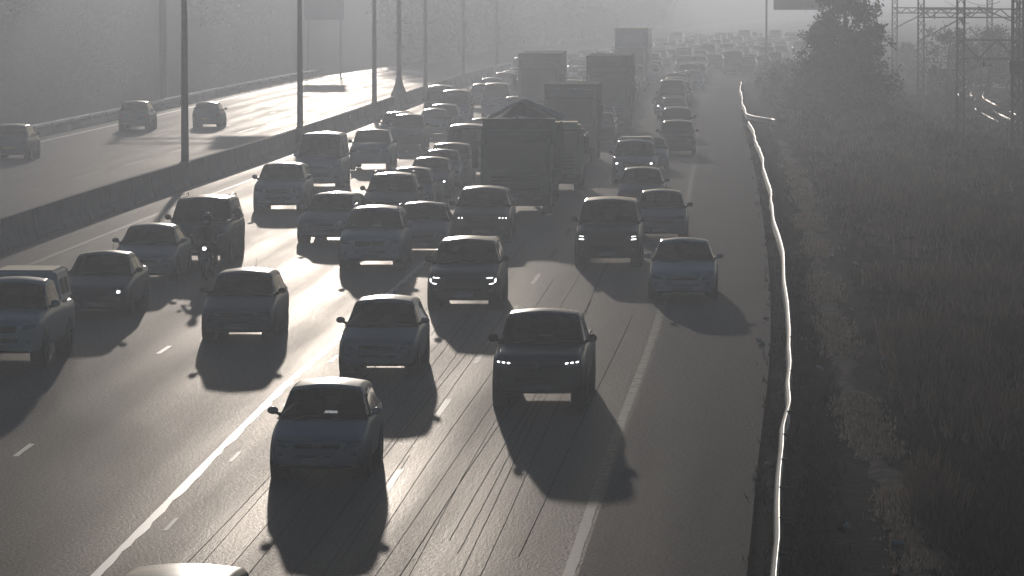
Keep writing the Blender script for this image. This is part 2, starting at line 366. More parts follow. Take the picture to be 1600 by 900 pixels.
link('rail_beam', mesh('rail_beam', [(a - lr.location.x, b - lr.location.y, c - lr.location.z) for a, b, c in v], f, M['galv'], True), lr)
pm = MB(); pm.box(-.05, .05, -.06, .06, -.3, .62); pme = pm.me('post', M['rust'])
for k in range(24):
    y = 238 + k * 7.6; link('post', pme, lr, (XE(y) - 36.42 - lr.location.x, y - lr.location.y, EL(y) - lr.location.z))
tag(lr, 'thin guard rail along the far left side of the opposite carriageway', 'guard rail')

# ------------------------------------------------------------------ poles on the median
def pole_y(px):                                         # the spot on the median barrier that lies on this photo column
    best = min(range(120, 520), key=lambda y: abs(800 + F * (XE(y) + OB) / y - px)); return float(best)
desc = {290: 'nearest tall grey pole on the median barrier', 470: 'second tall median pole from the left, behind the white queue', 585: 'third median pole from the left, plain and slim',
        623: 'median pole with a wide flared foot, fourth from the left', 665: 'hazy slim median pole just right of the flared one', 724: 'sixth median pole from the left, pale in haze', 775: 'farthest faint median pole, just left of the tall lorry'}
for px, lab in desc.items():
    y = pole_y(px); x = XE(y) + OB; root = empty('light_pole', (x, y, EL(y) + .93))
    r0 = .17 if px != 623 else .2
    m_ = MB(); m_.tube([(0, 0, 0), (0, 0, .6), (0, 0, 5), (0, 0, 10.6)], [r0, r0 * .95, r0 * .8, r0 * .5], 12); m_.build('shaft', M['pole'], root, True)
    m_ = MB()
    if px == 623: m_.tube([(0, 0, -.2), (0, 0, .1), (0, 0, .7), (0, 0, 1.2)], [.62, .55, .3, .2], 12)
    else: m_.box(-.22, .22, -.22, .22, 0, .05, .01)
    m_.build('base_plate', M['pole'] if px != 623 else M['concrete'], root)
    for sg in (-1, 1):
        m_ = MB(); m_.tube([(0, 0, 10.5), (sg * .8, 0, 10.9), (sg * 1.9, 0, 11.05)], [.06, .05, .04], 8); a = m_.build('lamp_arm', M['pole'], root, True)
        m_ = MB(); m_.box(sg * 1.8, sg * 2.5, -.13, .13, 10.98, 11.12, .03); m_.build('lamp_head', M['pole'], a)
    tag(root, lab, 'pole', 'poles along the median barrier')

# ------------------------------------------------------------------ signs and gantries
def signboard(name, x, y, z0, w_, h_, posts, ptop, label, cat, face, g=EL):
    root = empty(name, (x, y, g(y)))
    m_ = MB(); m_.box(-w_ / 2, w_ / 2, -.04, .04, z0, z0 + h_, .015); b = m_.build('board', face, root)
    m_ = MB()
    for k in range(4): m_.box(-w_ / 2 + .1, w_ / 2 - .1, .045, .12, z0 + h_ * (k + .5) / 4 - .04, z0 + h_ * (k + .5) / 4 + .04)
    m_.build('stiffener', M['pole'], b)
    for p in posts: m_ = MB(); m_.tube([(p, .22, -.3), (p, .22, ptop)], .085, 10); m_.build('post', M['pole'], root, True)
    tag(root, label, cat); return root
M['sign_blue'] = plain('blue_sign_sheet', (.06, .10, .28), .5)
M['sign_back'] = plain('grey_sign_sheet', (.12, .13, .13), .5, metal=.4)
x, y = XE(400) + 4.4, 400
signboard('road_sign', x + 3.0, 400, 6.2, 4.6, 3.0, (-2.9, 2.6), 9.2, 'large grey signboard on two posts high over the right verge', 'sign', M['sign_back'])
signboard('road_sign', -17.5, 430, 5.1, 3.7, 3.0, (-1.5, 1.5), 8.2, 'pale blue signboard on posts beyond the opposite carriageway', 'sign', M['sign_blue'])
# sign gantry over the opposite carriageway: its board is above the frame and throws the wide shadow on that road
gy = 322; gx = XE(gy) - 37.6; root = empty('sign_gantry', (gx, gy, EL(gy)))
m_ = MB(); m_.tube([(0, 0, -.3), (0, 0, 9.6)], [.3, .25], 12); m_.build('column', M['pole'], root, True)
m_ = MB()
for zz in (8.3, 9.3): m_.tube([(0, 0, zz), (16.5, 0, zz)], .12, 8)
for k in range(11): m_.tube([(k * 1.5, 0, 8.3 if k % 2 else 9.3), (k * 1.5 + 1.5, 0, 9.3 if k % 2 else 8.3)], .05, 6)
m_.build('truss_beam', M['pole'], root)
m_ = MB(); m_.box(5.2, 11.2, -.3, -.2, 7.7, 10.6, .02); m_.build('board', M['sign_blue'], root)
tag(root, 'sign gantry reaching over the opposite carriageway from its left side', 'gantry')

# railway: tracks, lattice masts and portal beams
RZ = -.9
def rail_line(pts, name):
    P = [Vector((*unp(a, b, RZ + .15), 0)) for a, b in pts]; out = []
    for i in range(len(P) - 1):
        a, b, c, d = P[max(i - 1, 0)], P[i], P[i + 1], P[min(i + 2, len(P) - 1)]
        for k in range(12):
            t = k / 12; out.append(.5 * ((2 * b) + (c - a) * t + (2*a - 5*b + 4*c - d) * t*t + (3*b - a - 3*c + d) * t**3))
    out.append(P[-1]); return out
def track(pts, label):
    C = rail_line(pts, ''); o = C[0]; root = empty('railway_track', (o.x, o.y, EL(o.y) + RZ))
    def side(s_, w0, w1, z0, z1):
        v = []; f = []
        for i, p in enumerate(C):
            d = (C[min(i + 1, len(C) - 1)] - C[max(i - 1, 0)]).normalized(); n = Vector((d.y, -d.x, 0))
            for q, z in ((w0, z0), (w0, z1), (w1, z1), (w1, z0)): u = p + n * (s_ + q); v.append((u.x - o.x, u.y - o.y, EL(u.y) - EL(o.y) + z))
        for i in range(len(C) - 1):
            for k in range(4): f.append((i*4+k, i*4+(k+1) % 4, i*4+4+(k+1) % 4, i*4+4+k))
        return v, f
    for s_ in (-.53, .53): link('rail', mesh('rail', *side(s_, -.035, .035, .02, .18), M['rail'], True), root)
    link('ballast_bed', mesh('ballast_bed', *side(0, -1.7, 1.7, -.5, .0), M['ballast']), root)
    tag(root, label, 'railway track')
track([(1650, 222), (1600, 203), (1572, 190), (1540, 173), (1514, 156), (1507, 145), (1512, 138), (1530, 131)], 'left railway track bending away behind the lattice masts')
track([(1680, 216), (1620, 198), (1578, 180), (1545, 164), (1528, 154), (1526, 147), (1532, 139), (1550, 133)], 'right railway track glinting beside the nearest mast')
def lattice(mb, a, b, wd, chord, lace, n):              # square lattice from a to b
    a = Vector(a); b = Vector(b); d = (b - a).normalized(); u = Vector((1, 0, 0)) if abs(d.x) < .7 else Vector((0, 0, 1)); v = d.cross(u).normalized()
    cs = [(a + u * s * wd / 2 + v * t * wd / 2, b + u * s * wd / 2 + v * t * wd / 2) for s in (-1, 1) for t in (-1, 1)]
    for p, q in cs: mb.tube([p, q], chord, 4)
    for i, j in ((0, 1), (1, 3), (3, 2), (2, 0)):
        for k in range(n):
            p = cs[i][0].lerp(cs[i][1], k / n); q = cs[j][0].lerp(cs[j][1], (k + 1) / n)
            if k % 2: p, q = cs[j][0].lerp(cs[j][1], k / n), cs[i][0].lerp(cs[i][1], (k + 1) / n)
            mb.tube([p, q], lace, 4, False)
def portal(px0, px1, Y, beams, wd, label, braces=()):
    d = Y / F; x0 = (px0 - 800) * d; x1 = (px1 - 800) * d; root = empty('railway_portal', (x0, Y, EL(Y) + RZ - .4)); L_ = x1 - x0
    for x in (0, L_): m_ = MB(); lattice(m_, (x, 0, 0), (x, 0, 12.2), wd, .055, .025, 20); m_.box(x - wd, x + wd, -wd, wd, -.5, .25, .03); m_.build('mast', M['rust'], root)
    for py0, py1, ex in beams:
        zt = HC - (py0 + 30) * d - root.location.z; zb = HC - (py1 + 30) * d - root.location.z; m_ = MB()
        for z in (zt, zb):
            for s in (-.15, .15): m_.tube([(-.2 - ex, s, z), (L_ + .2, s, z)], .05, 4)
        n = max(3, int(L_ / (zt - zb) / 1.1))
        for k in range(n): m_.tube([(L_ * k / n, 0, zb if k % 2 else zt), (L_ * (k + 1) / n, 0, zt if k % 2 else zb)], .045, 4)
        b = m_.build('truss_beam', M['rust'], root)
        m_ = MB(); m_.tube([(L_ * .42, 0, zb), (L_ * .42, 0, zb - .55)], .04, 6); m_.ball((L_ * .42, 0, zb - .3), (.09, .09, .16)); m_.tube([(L_ * .42, 0, zb - .4), (L_ * .42 + .5, 0, zb - .4)], .03, 6); m_.build('insulator', M['plastic'], b)
    for k, (bx, pa, pb) in enumerate(braces):
        za = HC - (pa + 30) * d - root.location.z; zb = HC - (pb + 30) * d - root.location.z; m_ = MB()
        for s in (-.12, .12): m_.tube([(0 if bx > 0 else L_, s, za), ((0 if bx > 0 else L_) + bx, s, zb)], .045, 4)
        m_.build('brace', M['rust'], root)
    tag(root, label, 'railway portal', 'railway portals'); return root
portal(1500, 1586, 268, [(62, 91, 0)], .42, 'nearest railway portal, its zigzag truss beam hanging low')
portal(1438, 1592, 330, [(14, 27, 0)], .42, 'middle railway portal with a long slim beam and slanted brace', [(3.6, 62, 20), (-3.0, 38, 10)])
portal(1397, 1545, 392, [(12, 20, 0)], .42, 'farthest railway portal, left of the others, pale in haze', [(3.0, 44, 16)])
m_ = MB(); wx, wy = 1590, 250; d = wy / F
root = empty('railway_mast', ((wx - 800) * d, wy, EL(wy) - 1.3)); m_ = MB(); lattice(m_, (0, 0, 0), (0, 0, 12), .62, .07, .03, 16); m_.build('shaft', M['rust'], root)
m_ = MB(); m_.box(-.5, .5, -.5, .5, -.3, .3, .04); m_.build('footing', M['concrete'], root); m_ = MB(); m_.box(-.42, .42, -.42, .42, 4.9, 5.6, .03); m_.build('collar', M['rust'], root)
tag(root, 'thick dark lattice mast at the right edge of the photo', 'mast')
for k, (za, xo) in enumerate(((13, 0), (22, .4), (31, -.3))):
    m_ = MB(); y0, y1 = 268, 392; pts = []
    for i in range(13):
        t = i / 12; Y = y0 + (y1 - y0) * t; px = 1545 - 70 * t + xo * 40
        pts.append(((px - 800) * Y / F, Y, 7.0 + .5 * k - .5 * math.sin(math.pi * t)))
    m_.tube(pts, .02, 5); tag(m_.build('overhead_wire', M['rust']), ['lowest overhead railway wire between the portals', 'middle overhead railway wire between the portals', 'topmost overhead railway wire between the portals'][k], 'wire', 'overhead wires')
# ------------------------------------------------------------------ vegetation
def leaf_cards(centres, size, droop=.3, n=1):           # small bent leaf faces scattered about the given points
    v = []; f = []
    for c in centres:
        s = size * rng.uniform(.6, 1.4); a = rng.normal(size=3); a[2] -= droop; a /= np.linalg.norm(a); b = np.cross(a, rng.normal(size=3)); b /= np.linalg.norm(b) + 1e-9
        k = len(v); v += [c - a * s * .5, c + b * s * .28, c + a * s * .6, c - b * s * .28]; f.append((k, k+1, k+2, k+3))
    return v, f
def tree_parts(h, w, kind, nleaf, seed):
    global rng
    rng = np.random.default_rng(seed); mb = MB(); tips = []
    lean = rng.normal(size=2) * .04 * h
    tp = [(lean[0] * t * t, lean[1] * t * t, h * t * .93) for t in np.linspace(0, 1, 7)]
    mb.tube([(x, y, z - .2 if i == 0 else z) for i, (x, y, z) in enumerate(tp)], [.035 * h * (1 - .93 * t) for t in np.linspace(0, 1, 7)], 8)
    nb = 44 if kind != 'shrub' else 12
    for i in range(nb):
        t = rng.uniform(.06, .97); prof = (1.15 - t) ** .75 if kind == 'cone' else math.sin(math.pi * min(1, .12 + t * .86)) ** .6
        L_ = w * .5 * prof * rng.uniform(.6, 1.15); a = rng.uniform(0, 2 * math.pi); up = rng.uniform(.1, .5)
        b0 = np.array([lean[0]*t*t, lean[1]*t*t, h * t * .9]); b1 = b0 + np.array([math.cos(a) * L_, math.sin(a) * L_, L_ * up])
        mid = (b0 + b1) / 2 + rng.normal(size=3) * .06 * L_
        mb.tube([b0, mid, b1], [.011 * h * (1 - .8 * t), .007 * h * (1 - .8 * t), .002 * h], 5, False)
        for q in range(3): tips.append((b0 + (b1 - b0) * rng.uniform(.35, 1.05), L_ * rng.uniform(.22, .42)))
    top = np.array([lean[0], lean[1], h * .95]); tips.append((top, w * .1)); tips.append((top * .93, w * .14))
    pts = []
    per = nleaf // len(tips)
    for c, r in tips:
        sub = [c + rng.normal(size=3) * r * .6 for _ in range(4)]
        for _ in range(per):
            g = sub[rng.integers(4)]; pts.append(g + rng.normal(size=3) * np.array([.5, .5, .42]) * r * .75)
    pts = [q for q in pts if q[2] > .15]
    v, f = leaf_cards(pts, (.021 if kind == 'cone' else .026) * h if kind != 'shrub' else .05 * h)
    return mb.v, mb.f, v, f
TREES = {}
def tree(kind, key, x, y, h, label, group, name='evergreen_tree', g=None, leaf='leaf', sx=1, rz=None):
    if key not in TREES:
        a, b, c, d_ = tree_parts(*key); TREES[key] = (mesh('trunk', a, b, M['bark'], True), mesh('crown', c, d_, M[leaf]))
    tm, cm = TREES[key]; d = x - XE(y)
    root = empty(name, (x, y, EL(y) + (hump(d, y) if g is None else g)), random.uniform(0, 6.28) if rz is None else rz)
    sc = h / key[0]; root.scale = (sc * sx, sc * sx, sc)
    link('trunk', tm, root); link('crown', cm, root); tag(root, label, 'tree' if 'tree' in name else 'bush', group)
def at(px, Y): return (px - 800) * Y / F
tree('cone', (10.0, 6.2, 'cone', 26000, 11), at(1326, 288), 288, 10.5, 'largest dark evergreen tree left of the railway masts', 'trees on the right verge', leaf='leaf')
tree('cone', (7, 4.8, 'cone', 15000, 12), at(1280, 300), 300, 7, 'shorter dark evergreen tree on the left flank of the largest', 'trees on the right verge')
tree('cone', (7, 4.8, 'cone', 15000, 12), at(1350, 296), 296, 5.5, 'shorter dark evergreen tree on the right flank of the largest', 'trees on the right verge')
for k, (px, Y, h, lab) in enumerate(((1480, 345, 6.2, 'dark rounded tree behind the middle railway masts'), (1545, 380, 6.0, 'dark tree behind the lowest portal beam'), (1610, 360, 6.5, 'dark tree at the right edge behind the thick mast'), (1420, 450, 3.8, 'hazy low tree beyond the farthest portal'))):
    tree('round', (6, 5.5, 'round', 6000, 21), at(px, Y), Y, h, lab, 'trees by the railway', 'rounded_tree', leaf='leaf2')
for k, (px, py, h, lab) in enumerate(((1205, 178, 2.6, 'pale leafless shrub nearest the guard rail gap'), (1228, 172, 3.0, 'tall pale leafless shrub left of the dark evergreens'), (1243, 205, 2.2, 'bare shrub in front of the short evergreen'), (1272, 232, 2.0, 'low bare shrub in front of the largest evergreen'),
        (1305, 215, 1.7, 'twiggy shrub at the foot of the largest evergreen'), (1212, 145, 2.4, 'hazy leafless shrub below the far cars'), (1250, 150, 2.8, 'hazy tall bare shrub beside the short evergreen'), (1390, 240, 1.8, 'bare shrub right of the evergreens in dry grass'), (1460, 262, 1.6, 'low shrub in the grass before the middle mast'))):
    X, Y = unp(px, py, -.6)
    key = (2.6, 2.6, 'shrub', 1300 if k != 5 else 1500, 31 + k % 3)
    tree('shrub', key, X, Y, h, lab, 'shrubs on the right verge', 'leafless_shrub', leaf='twig')
# wood on the bank beyond the opposite carriageway and along the far bend: the trees one can still tell apart
bank = []
kk = 0
where = ['at the left edge of the photo', 'above the parked dark car', 'behind the nearest median pole', 'between the two nearest median poles', 'above the sunlit patch of road', 'behind the slim median poles', 'left of the tall lorries', 'over the far bend']
for (y, d, h) in [(330, -50, 7), (372, -54, 6), (425, -48, 7.5), (455, -56, 5), (395, -60, 4)]:
    hh = hump(d, y); h = min(h, 16.0 - hh); x = XE(y) + d; px = 800 + F * x / y
    lab = 'hazy wooded bank tree beyond the opposite carriageway'
    tree('round', (9, 7.5, 'round', 5200, 41 + kk % 3), x, y, h, lab, 'trees on the left bank', 'bank_tree', leaf='leaf2'); kk += 1
for k in range(24):
    y = 496 + 14 * k; x = XE(y) - 38.2 + random.uniform(-1, 1)
    tree('round', (13, 8.5, 'round', 6500, 51 + k % 3), x, y, random.uniform(12.5, 14.5), 'tall tree beside the far opposite carriageway, shading it', 'tall trees by the opposite carriageway', 'tall_tree', leaf='leaf2', g=0)
for k in range(16):
    y = 820 + 60 * k + random.uniform(-20, 20); x = XE(y) + random.uniform(12, 40) if k % 2 else XE(y) - random.uniform(45, 70)
    tree('round', (9, 7.5, 'round', 5200, 41 + k % 3), x, y, random.uniform(8, 10), 'faint tree far off in the haze beyond the bend', 'far trees', 'bank_tree', leaf='leaf2', g=0)
# dry grass over the verge: blades nobody could count
def grass(name, n, dfun, yfun, hts, blades=11, wd=.02, m='grass'):
    v = np.zeros((n * blades * 3, 3)); i = 0
    for _ in range(n):
        y = yfun(); d = dfun(y); x = XE(y) + d; z = EL(y) + hump(d, y) - .04
        hh = hts(d, y); sp = .10 + .1 * hh
        for _ in range(blades):
            bx = x + rng.normal() * sp; by = y + rng.normal() * sp; t = rng.uniform(0, 6.283); ln = hh * rng.uniform(.5, 1.2); le = ln * rng.uniform(.1, .55); w_ = wd * (1 + y / 180)
            v[i] = (bx - w_, by, z); v[i+1] = (bx + w_, by, z); v[i+2] = (bx + math.cos(t) * le, by + math.sin(t) * le, z + ln); i += 3
    me = bpy.data.meshes.new(name); k = n * blades
    me.vertices.add(k * 3); me.vertices.foreach_set('co', v.ravel()); me.loops.add(k * 3); me.loops.foreach_set('vertex_index', np.arange(k * 3, dtype=np.int32))
    me.polygons.add(k); me.polygons.foreach_set('loop_start', np.arange(0, k * 3, 3, dtype=np.int32)); me.polygons.foreach_set('loop_total', np.full(k, 3, dtype=np.int32)); me.update(calc_edges=True)
    me.materials.append(M[m]); return tag(link(name, me), kind='stuff')
rng = np.random.default_rng(5)
def gd(y):
    while True:
        d = rng.uniform(5.4, 14 + y * .13)
        if abs(d - 4.7) > .75: return d
clump = lambda d, y: max(.0, .42 + .75 * math.sin(d * .55 + math.sin(y * .06) * 2) * math.sin(y * .09 + d * .2) + .3 * math.sin(d * 1.3 + y * .23))
grass('dry_grass', 15000, gd, lambda: 60 + 330 * rng.random() ** 1.7, lambda d, y: (.10 + .5 * clump(d, y) * min(1, (d - 4.8) / 5)) * rng.uniform(.7, 1.2))
grass('verge_weeds', 2600, lambda y: rng.choice([rng.uniform(2.8, 3.9), rng.uniform(3.3, 4.1), rng.uniform(5.0, 6.2)]), lambda: 55 + 250 * rng.random() ** 1.5, lambda d, y: .10 + .12 * rng.random(), 7, .012)
PP = [(1310, 205, 5), (1340, 228, 6), (1455, 215, 8), (1500, 225, 7), (1545, 218, 8), (1590, 230, 6), (1395, 262, 5), (1430, 300, 4), (1375, 330, 3.5), (1500, 385, 3), (1560, 400, 3.5), (1545, 465, 2.5), (1500, 480, 2.5), (1585, 500, 3), (1440, 360, 3), (1420, 600, 1.5), (1480, 640, 1.6), (1335, 860, 1.2), (1555, 700, 1.5)]
PS = [(*unp(a, b, -.7), r) for a, b, r in PP]; cur = [0]
def py_(): cur[0] = rng.integers(len(PS)); return PS[cur[0]][1] + rng.normal() * PS[cur[0]][2] * 1.6
grass('pale_grass', 3600, lambda y: max(5.6, PS[cur[0]][0] - XE(PS[cur[0]][1]) + rng.normal() * PS[cur[0]][2] * .45), py_, lambda d, y: rng.uniform(.3, .75), 10, .014, 'pale_grass')
def pd(y):
    c = interp([(50, 5.0), (66, 5.3), (80, 5.0), (95, 4.5), (115, 4.15), (150, 4.25), (181, 4.4), (260, 4.6)], y); return c + rng.normal() * .16
def pyy():
    while True:
        y = 62 + 150 * rng.random() ** 1.3
        if math.sin(y * .37) + .6 * math.sin(y * .91 + 1) > -.35: return y
grass('path_stubble', 4200, pd, pyy, lambda d, y: rng.uniform(.06, .17), 9, .012, 'stubble')
# litter
lit = MB(); lit.box(-.06, .06, -.09, .09, 0, .05, .02); litme = lit.me('bottle', PAINT['white'])
for k, (px, py) in enumerate(((1299, 399), (1338, 410), (1274, 446), (1330, 490), (1280, 577), (1197, 498), (1200, 727), (1324, 825), (1403, 853), (1383, 570), (1187, 536))):
    X, Y = unp(px, py, .02); d = X - XE(Y); o = link('litter', litme, None, (X, Y, EL(Y) + hump(d, Y) + .03), (random.random(), random.random(), random.random() * 3)); o.scale = (random.uniform(.6, 1.3),) * 3
    tag(o, 'scrap of pale litter lying on the dark right verge', 'litter', 'litter on the verge')
# ------------------------------------------------------------------ vehicles: they face -Y in their own frame, base at the middle of the wheels
def put_x(px, Z): return (px - 800) * Z / F
KINDS = dict(
 hatch=dict(L=3.85, W=1.70, H=1.49, clr=.17, nose=.74, cowl=.93, belt=.97, yc=.92, yw=1.72, yr=3.30, ye=3.78, rw=.74, wr=.30, bow=.12, tail=.97),
 sedan=dict(L=4.5, W=1.76, H=1.46, clr=.16, nose=.72, cowl=.92, belt=.96, yc=1.12, yw=1.95, yr=3.10, ye=3.90, rw=.72, wr=.31, bow=.12, tail=.99),
 suv=dict(L=4.45, W=1.84, H=1.66, clr=.21, nose=.92, cowl=1.07, belt=1.09, yc=1.12, yw=1.86, yr=3.75, ye=4.32, rw=.76, wr=.35, bow=.12, tail=1.08),
 bigsuv=dict(L=4.8, W=1.90, H=1.86, clr=.24, nose=1.02, cowl=1.18, belt=1.20, yc=1.2, yw=1.9, yr=4.3, ye=4.7, rw=.80, wr=.38, bow=.10, tail=1.2),
 pickup=dict(L=5.3, W=1.86, H=1.78, clr=.30, nose=1.04, cowl=1.18, belt=1.18, yc=1.28, yw=1.98, yr=3.15, ye=3.5, rw=.78, wr=.38, bow=.10, tail=1.12, bed=1),
 van=dict(L=5.0, W=1.86, H=2.20, clr=.20, nose=1.02, cowl=1.22, belt=1.24, yc=.55, yw=1.25, yr=4.7, ye=4.95, rw=.82, wr=.33, bow=.10, tail=1.2),
)
def clean_normals(bm): bmesh.ops.recalc_face_normals(bm, faces=bm.faces[:])
def lower_body(P):
    L, W, c = P['L'], P['W'], P['clr']; hw = W / 2; n, cw, b, tl = P['nose'], P['cowl'], P['belt'], P['tail']
    # y, width factor, bottom, shoulder z, top z
    st = [(0, .74, c + .07, n - .16, n - .13), (.03, .84, c + .03, n - .07, n - .05), (.12, .93, c + .01, n, n + .015), (.32, .985, c, n + .05, n + .075), (P['yc'] * .7, 1, c, (n + cw) / 2 + .03, (n + cw) / 2 + .07),
          (P['yc'] + .05, 1, c, cw, cw + .035), (P['yc'] + .45, 1, c, b, b), (L * .55, 1, c, b, b), (P['ye'] - .05, 1, c, b, b)]
    if P.get('bed'): st += [(P['ye'] + .3, 1, c, tl, tl), (L - .25, 1, c + .02, tl, tl)]
    st += [(L - .12, .97, c + .05, tl, tl), (L - .03, .90, c + .1, tl - .06, tl - .04), (L, .84, c + .14, tl - .13, tl - .1)]
    v = []; f = []
    for y, k, zb, zs, zt in st:
        w_ = hw * k; h = zs - zb
        half = [(0, zb), (w_ * .80, zb), (w_ * .955, zb + .035), (w_ * .985, zb + h * .33), (w_, zb + h * .62), (w_ * .985, zb + h * .86), (w_ * .93, zs - .01), (w_ * .80, zs + .02), (w_ * .45, zt), (0, zt)]
        ring = half + [(-x, z) for x, z in half[-2:0:-1]]
        for x, z in ring: v.append((x, y - L / 2, z))
    m = len(ring); ns = len(st)
    for i in range(ns - 1):
        for k in range(m): f.append((i*m+k, i*m+(k+1) % m, (i+1)*m+(k+1) % m, (i+1)*m+k))
    hn = m // 2
    for base in (0, (ns - 1) * m):
        for k in range(hn):
            a, b_, c_, d = k, k + 1, (m - k - 1) % m, (m - k) % m
            q = [base + z for z in (a, b_, c_, d)]; q = list(dict.fromkeys(q))
            if len(q) > 2: f.append(tuple(q if base == 0 else q[::-1]))
    me = mesh('raw', v, f); bm = bmesh.new(); bm.from_mesh(me); clean_normals(bm); bm.to_mesh(me); bm.free()
    o = link('raw', me); md = o.modifiers.new('s', 'SUBSURF'); md.levels = 2; md.render_levels = 2
    dg = bpy.context.evaluated_depsgraph_get(); out = bpy.data.meshes.new_from_object(o.evaluated_get(dg)); bpy.data.objects.remove(o)
    return out
def cabin(P, ys0=None, ye0=None):                       # roof, pillars and panes from one smooth surface
    L, W, H = P['L'], P['W'], P['H']; hw = W / 2 * .955; b = P['belt'] - .03; rw = hw * P['rw'] / .955 * 1.0
    yc, yw, yr, ye = P['yc'], P['yw'], P['yr'], P['ye']
    NT, NC = 64, 30; T = []
    def top(y):
        if y < yw: t = (y - yc) / (yw - yc); z = P['cowl'] + (H - .05 - P['cowl']) * (t ** .93)
        elif y > yr: t = (ye - y) / (ye - yr); z = b + (H - .06 - b) * max(0, t) ** .88
        else: t = (y - yw) / (yr - yw); z = H - .05 * (1 - t) - .06 * t + .05 * math.sin(math.pi * (t * .85 + .1))
        return z
    y_s = np.concatenate([np.linspace(yc, yw, 18), np.linspace(yw, yr, 32)[1:], np.linspace(yr, ye, 16)[1:]])
    sm = lambda y: sum(top(min(ye, max(yc, y + o))) for o in (-.10, -.05, 0, .05, .10)) / 5
    rows = []
    for y in y_s:
        zt = sm(y) if yc + .1 < y < ye - .1 else top(y); h = max(.004, zt - b); fr = min(1, h / (H - b)); row = []
        wt = hw + (rw - hw) * fr ** .9; r = min(.115, h * .5)
        nose = 0 if y > yw else (1 - (y - yc) / (yw - yc)); tl = 0 if y < yr else (1 - (ye - y) / (ye - yr))
        for k in range(NC + 1):
            c = k / NC
            if c < .42: u = c / .42; x = hw + (wt - hw) * u * .92; z = b + (h - r) * u
            elif c < .62:
                u = (c - .42) / .2; a = u * math.pi / 2 * .86; x0 = hw + (wt - hw) * .92
                x = x0 - r * (1 - math.cos(a)) * .9; z = b + h - r + (r * .78) * math.sin(a)
            else:
                u = (c - .62) / .38; a = math.pi / 2 * .86; x0 = hw + (wt - hw) * .92 - r * (1 - math.cos(a)) * .9
                x = x0 * (1 - u); z0 = b + h - r + r * .78 * math.sin(a); z = z0 + (b + h - z0 + .028) * math.sin(u * math.pi / 2)
            q = (x / hw) ** 2
            row.append((x, y + P['bow'] * q * nose * 1.2 + P['bow'] * .5 * q * (1 - nose) * (y <= yr) - P['bow'] * .8 * q * tl, z))
        rows.append(row)
    nr = len(rows); paint = MB(); front = MB(); rear = MB(); side = {1: MB(), -1: MB()}; rside = {1: MB(), -1: MB()}
    ysplit = yw + (yr - yw) * (.50 if L < 4.6 else .47)
    def cls(i, k):
        y = (y_s[i] + y_s[i + 1]) / 2; c = (k + .5) / NC; hh = max(0, sm(y) - b)
        if y < yw - .03 and y > yc + .02 and c > (.53 if y > yc + .45 else .47 if y > yc + .2 else .42): return 'f'
        if y > yr + .06 and y < ye - .12 and c > .60: return 'r'
        if hh > .16 and .07 < c < .39:
            if yc + .28 < y < ysplit - .05: return 's'
            if ysplit + .04 < y < min(yr + .18, ye - .25): return 'q'
        return 'p'
    tgt = {'p': lambda s: paint, 'f': lambda s: front, 'r': lambda s: rear, 's': lambda s: side[s], 'q': lambda s: rside[s]}
    for s in (1, -1):
        for i in range(nr - 1):
            for k in range(NC):
                q = [rows[i][k], rows[i][k + 1], rows[i + 1][k + 1], rows[i + 1][k]]; q = [(x * s, y - L / 2, z) for x, y, z in q]
                if s > 0: q = q[::-1]
                tgt[cls(i, k)](s).add(q, [(0, 1, 2, 3)])
    def fin(mb, name, m):
        me = mesh(name, mb.v, mb.f, m, True); bm = bmesh.new(); bm.from_mesh(me); bmesh.ops.remove_doubles(bm, verts=bm.verts[:], dist=.0008); bm.normal_update(); bm.to_mesh(me); bm.free(); return me
    return paint, fin(front, 'windscreen', M['glass']), fin(rear, 'rear_window', M['glass']), [fin(side[s], 'side_window', M['glass']) for s in (1, -1)] + [fin(rside[s], 'side_window', M['glass']) for s in (1, -1)]
def join(me, mb, name):                                 # merge the lower body and the painted cabin into ONE body mesh
    v = [x.co[:] for x in me.vertices]; f = [tuple(p.vertices) for p in me.polygons]; n = len(v)
    v += mb.v; f += [tuple(i + n for i in q) for q in mb.f]; out = mesh(name, v, f, PAINT['white'], True)
    bm = bmesh.new(); bm.from_mesh(out); bmesh.ops.remove_doubles(bm, verts=bm.verts[n:] if 0 else [q for q in bm.verts if q.index >= n], dist=.0008); bm.normal_update(); bm.to_mesh(out); bm.free(); return out
def patch(bvh, cor, n, m, off, name, mt, front=True, L=4):   # sheet hugging the nose or tail; corners are (x, z): bl, br, tr, tl
    v = []; f = []; sgn = 1 if front else -1
    for j in range(m + 1):
        for i in range(n + 1):
            s, t = i / n, j / m
            x = (cor[0][0]*(1-s)+cor[1][0]*s)*(1-t)+(cor[3][0]*(1-s)+cor[2][0]*s)*t; z = (cor[0][1]*(1-s)+cor[1][1]*s)*(1-t)+(cor[3][1]*(1-s)+cor[2][1]*s)*t
            h = bvh.ray_cast(Vector((x, -9 * sgn, z)), Vector((0, sgn, 0))); y = h[0].y if h[0] else -sgn * (L / 2 - .3)
            edge = i in (0, n) or j in (0, m); v.append((x, y - sgn * (off if not edge else -.012), z))
    for j in range(m):
        for i in range(n):
            q = (j*(n+1)+i, j*(n+1)+i+1, (j+1)*(n+1)+i+1, (j+1)*(n+1)+i); f.append(q if front else q[::-1])
    return mesh(name, v, f, mt, True)
def mir(c, s): return c if s > 0 else [(-c[1][0], c[1][1]), (-c[0][0], c[0][1]), (-c[3][0], c[3][1]), (-c[2][0], c[2][1])]
def fit(c, W): return [(x * W / 1.8, z) for x, z in c]
CACHE = {}
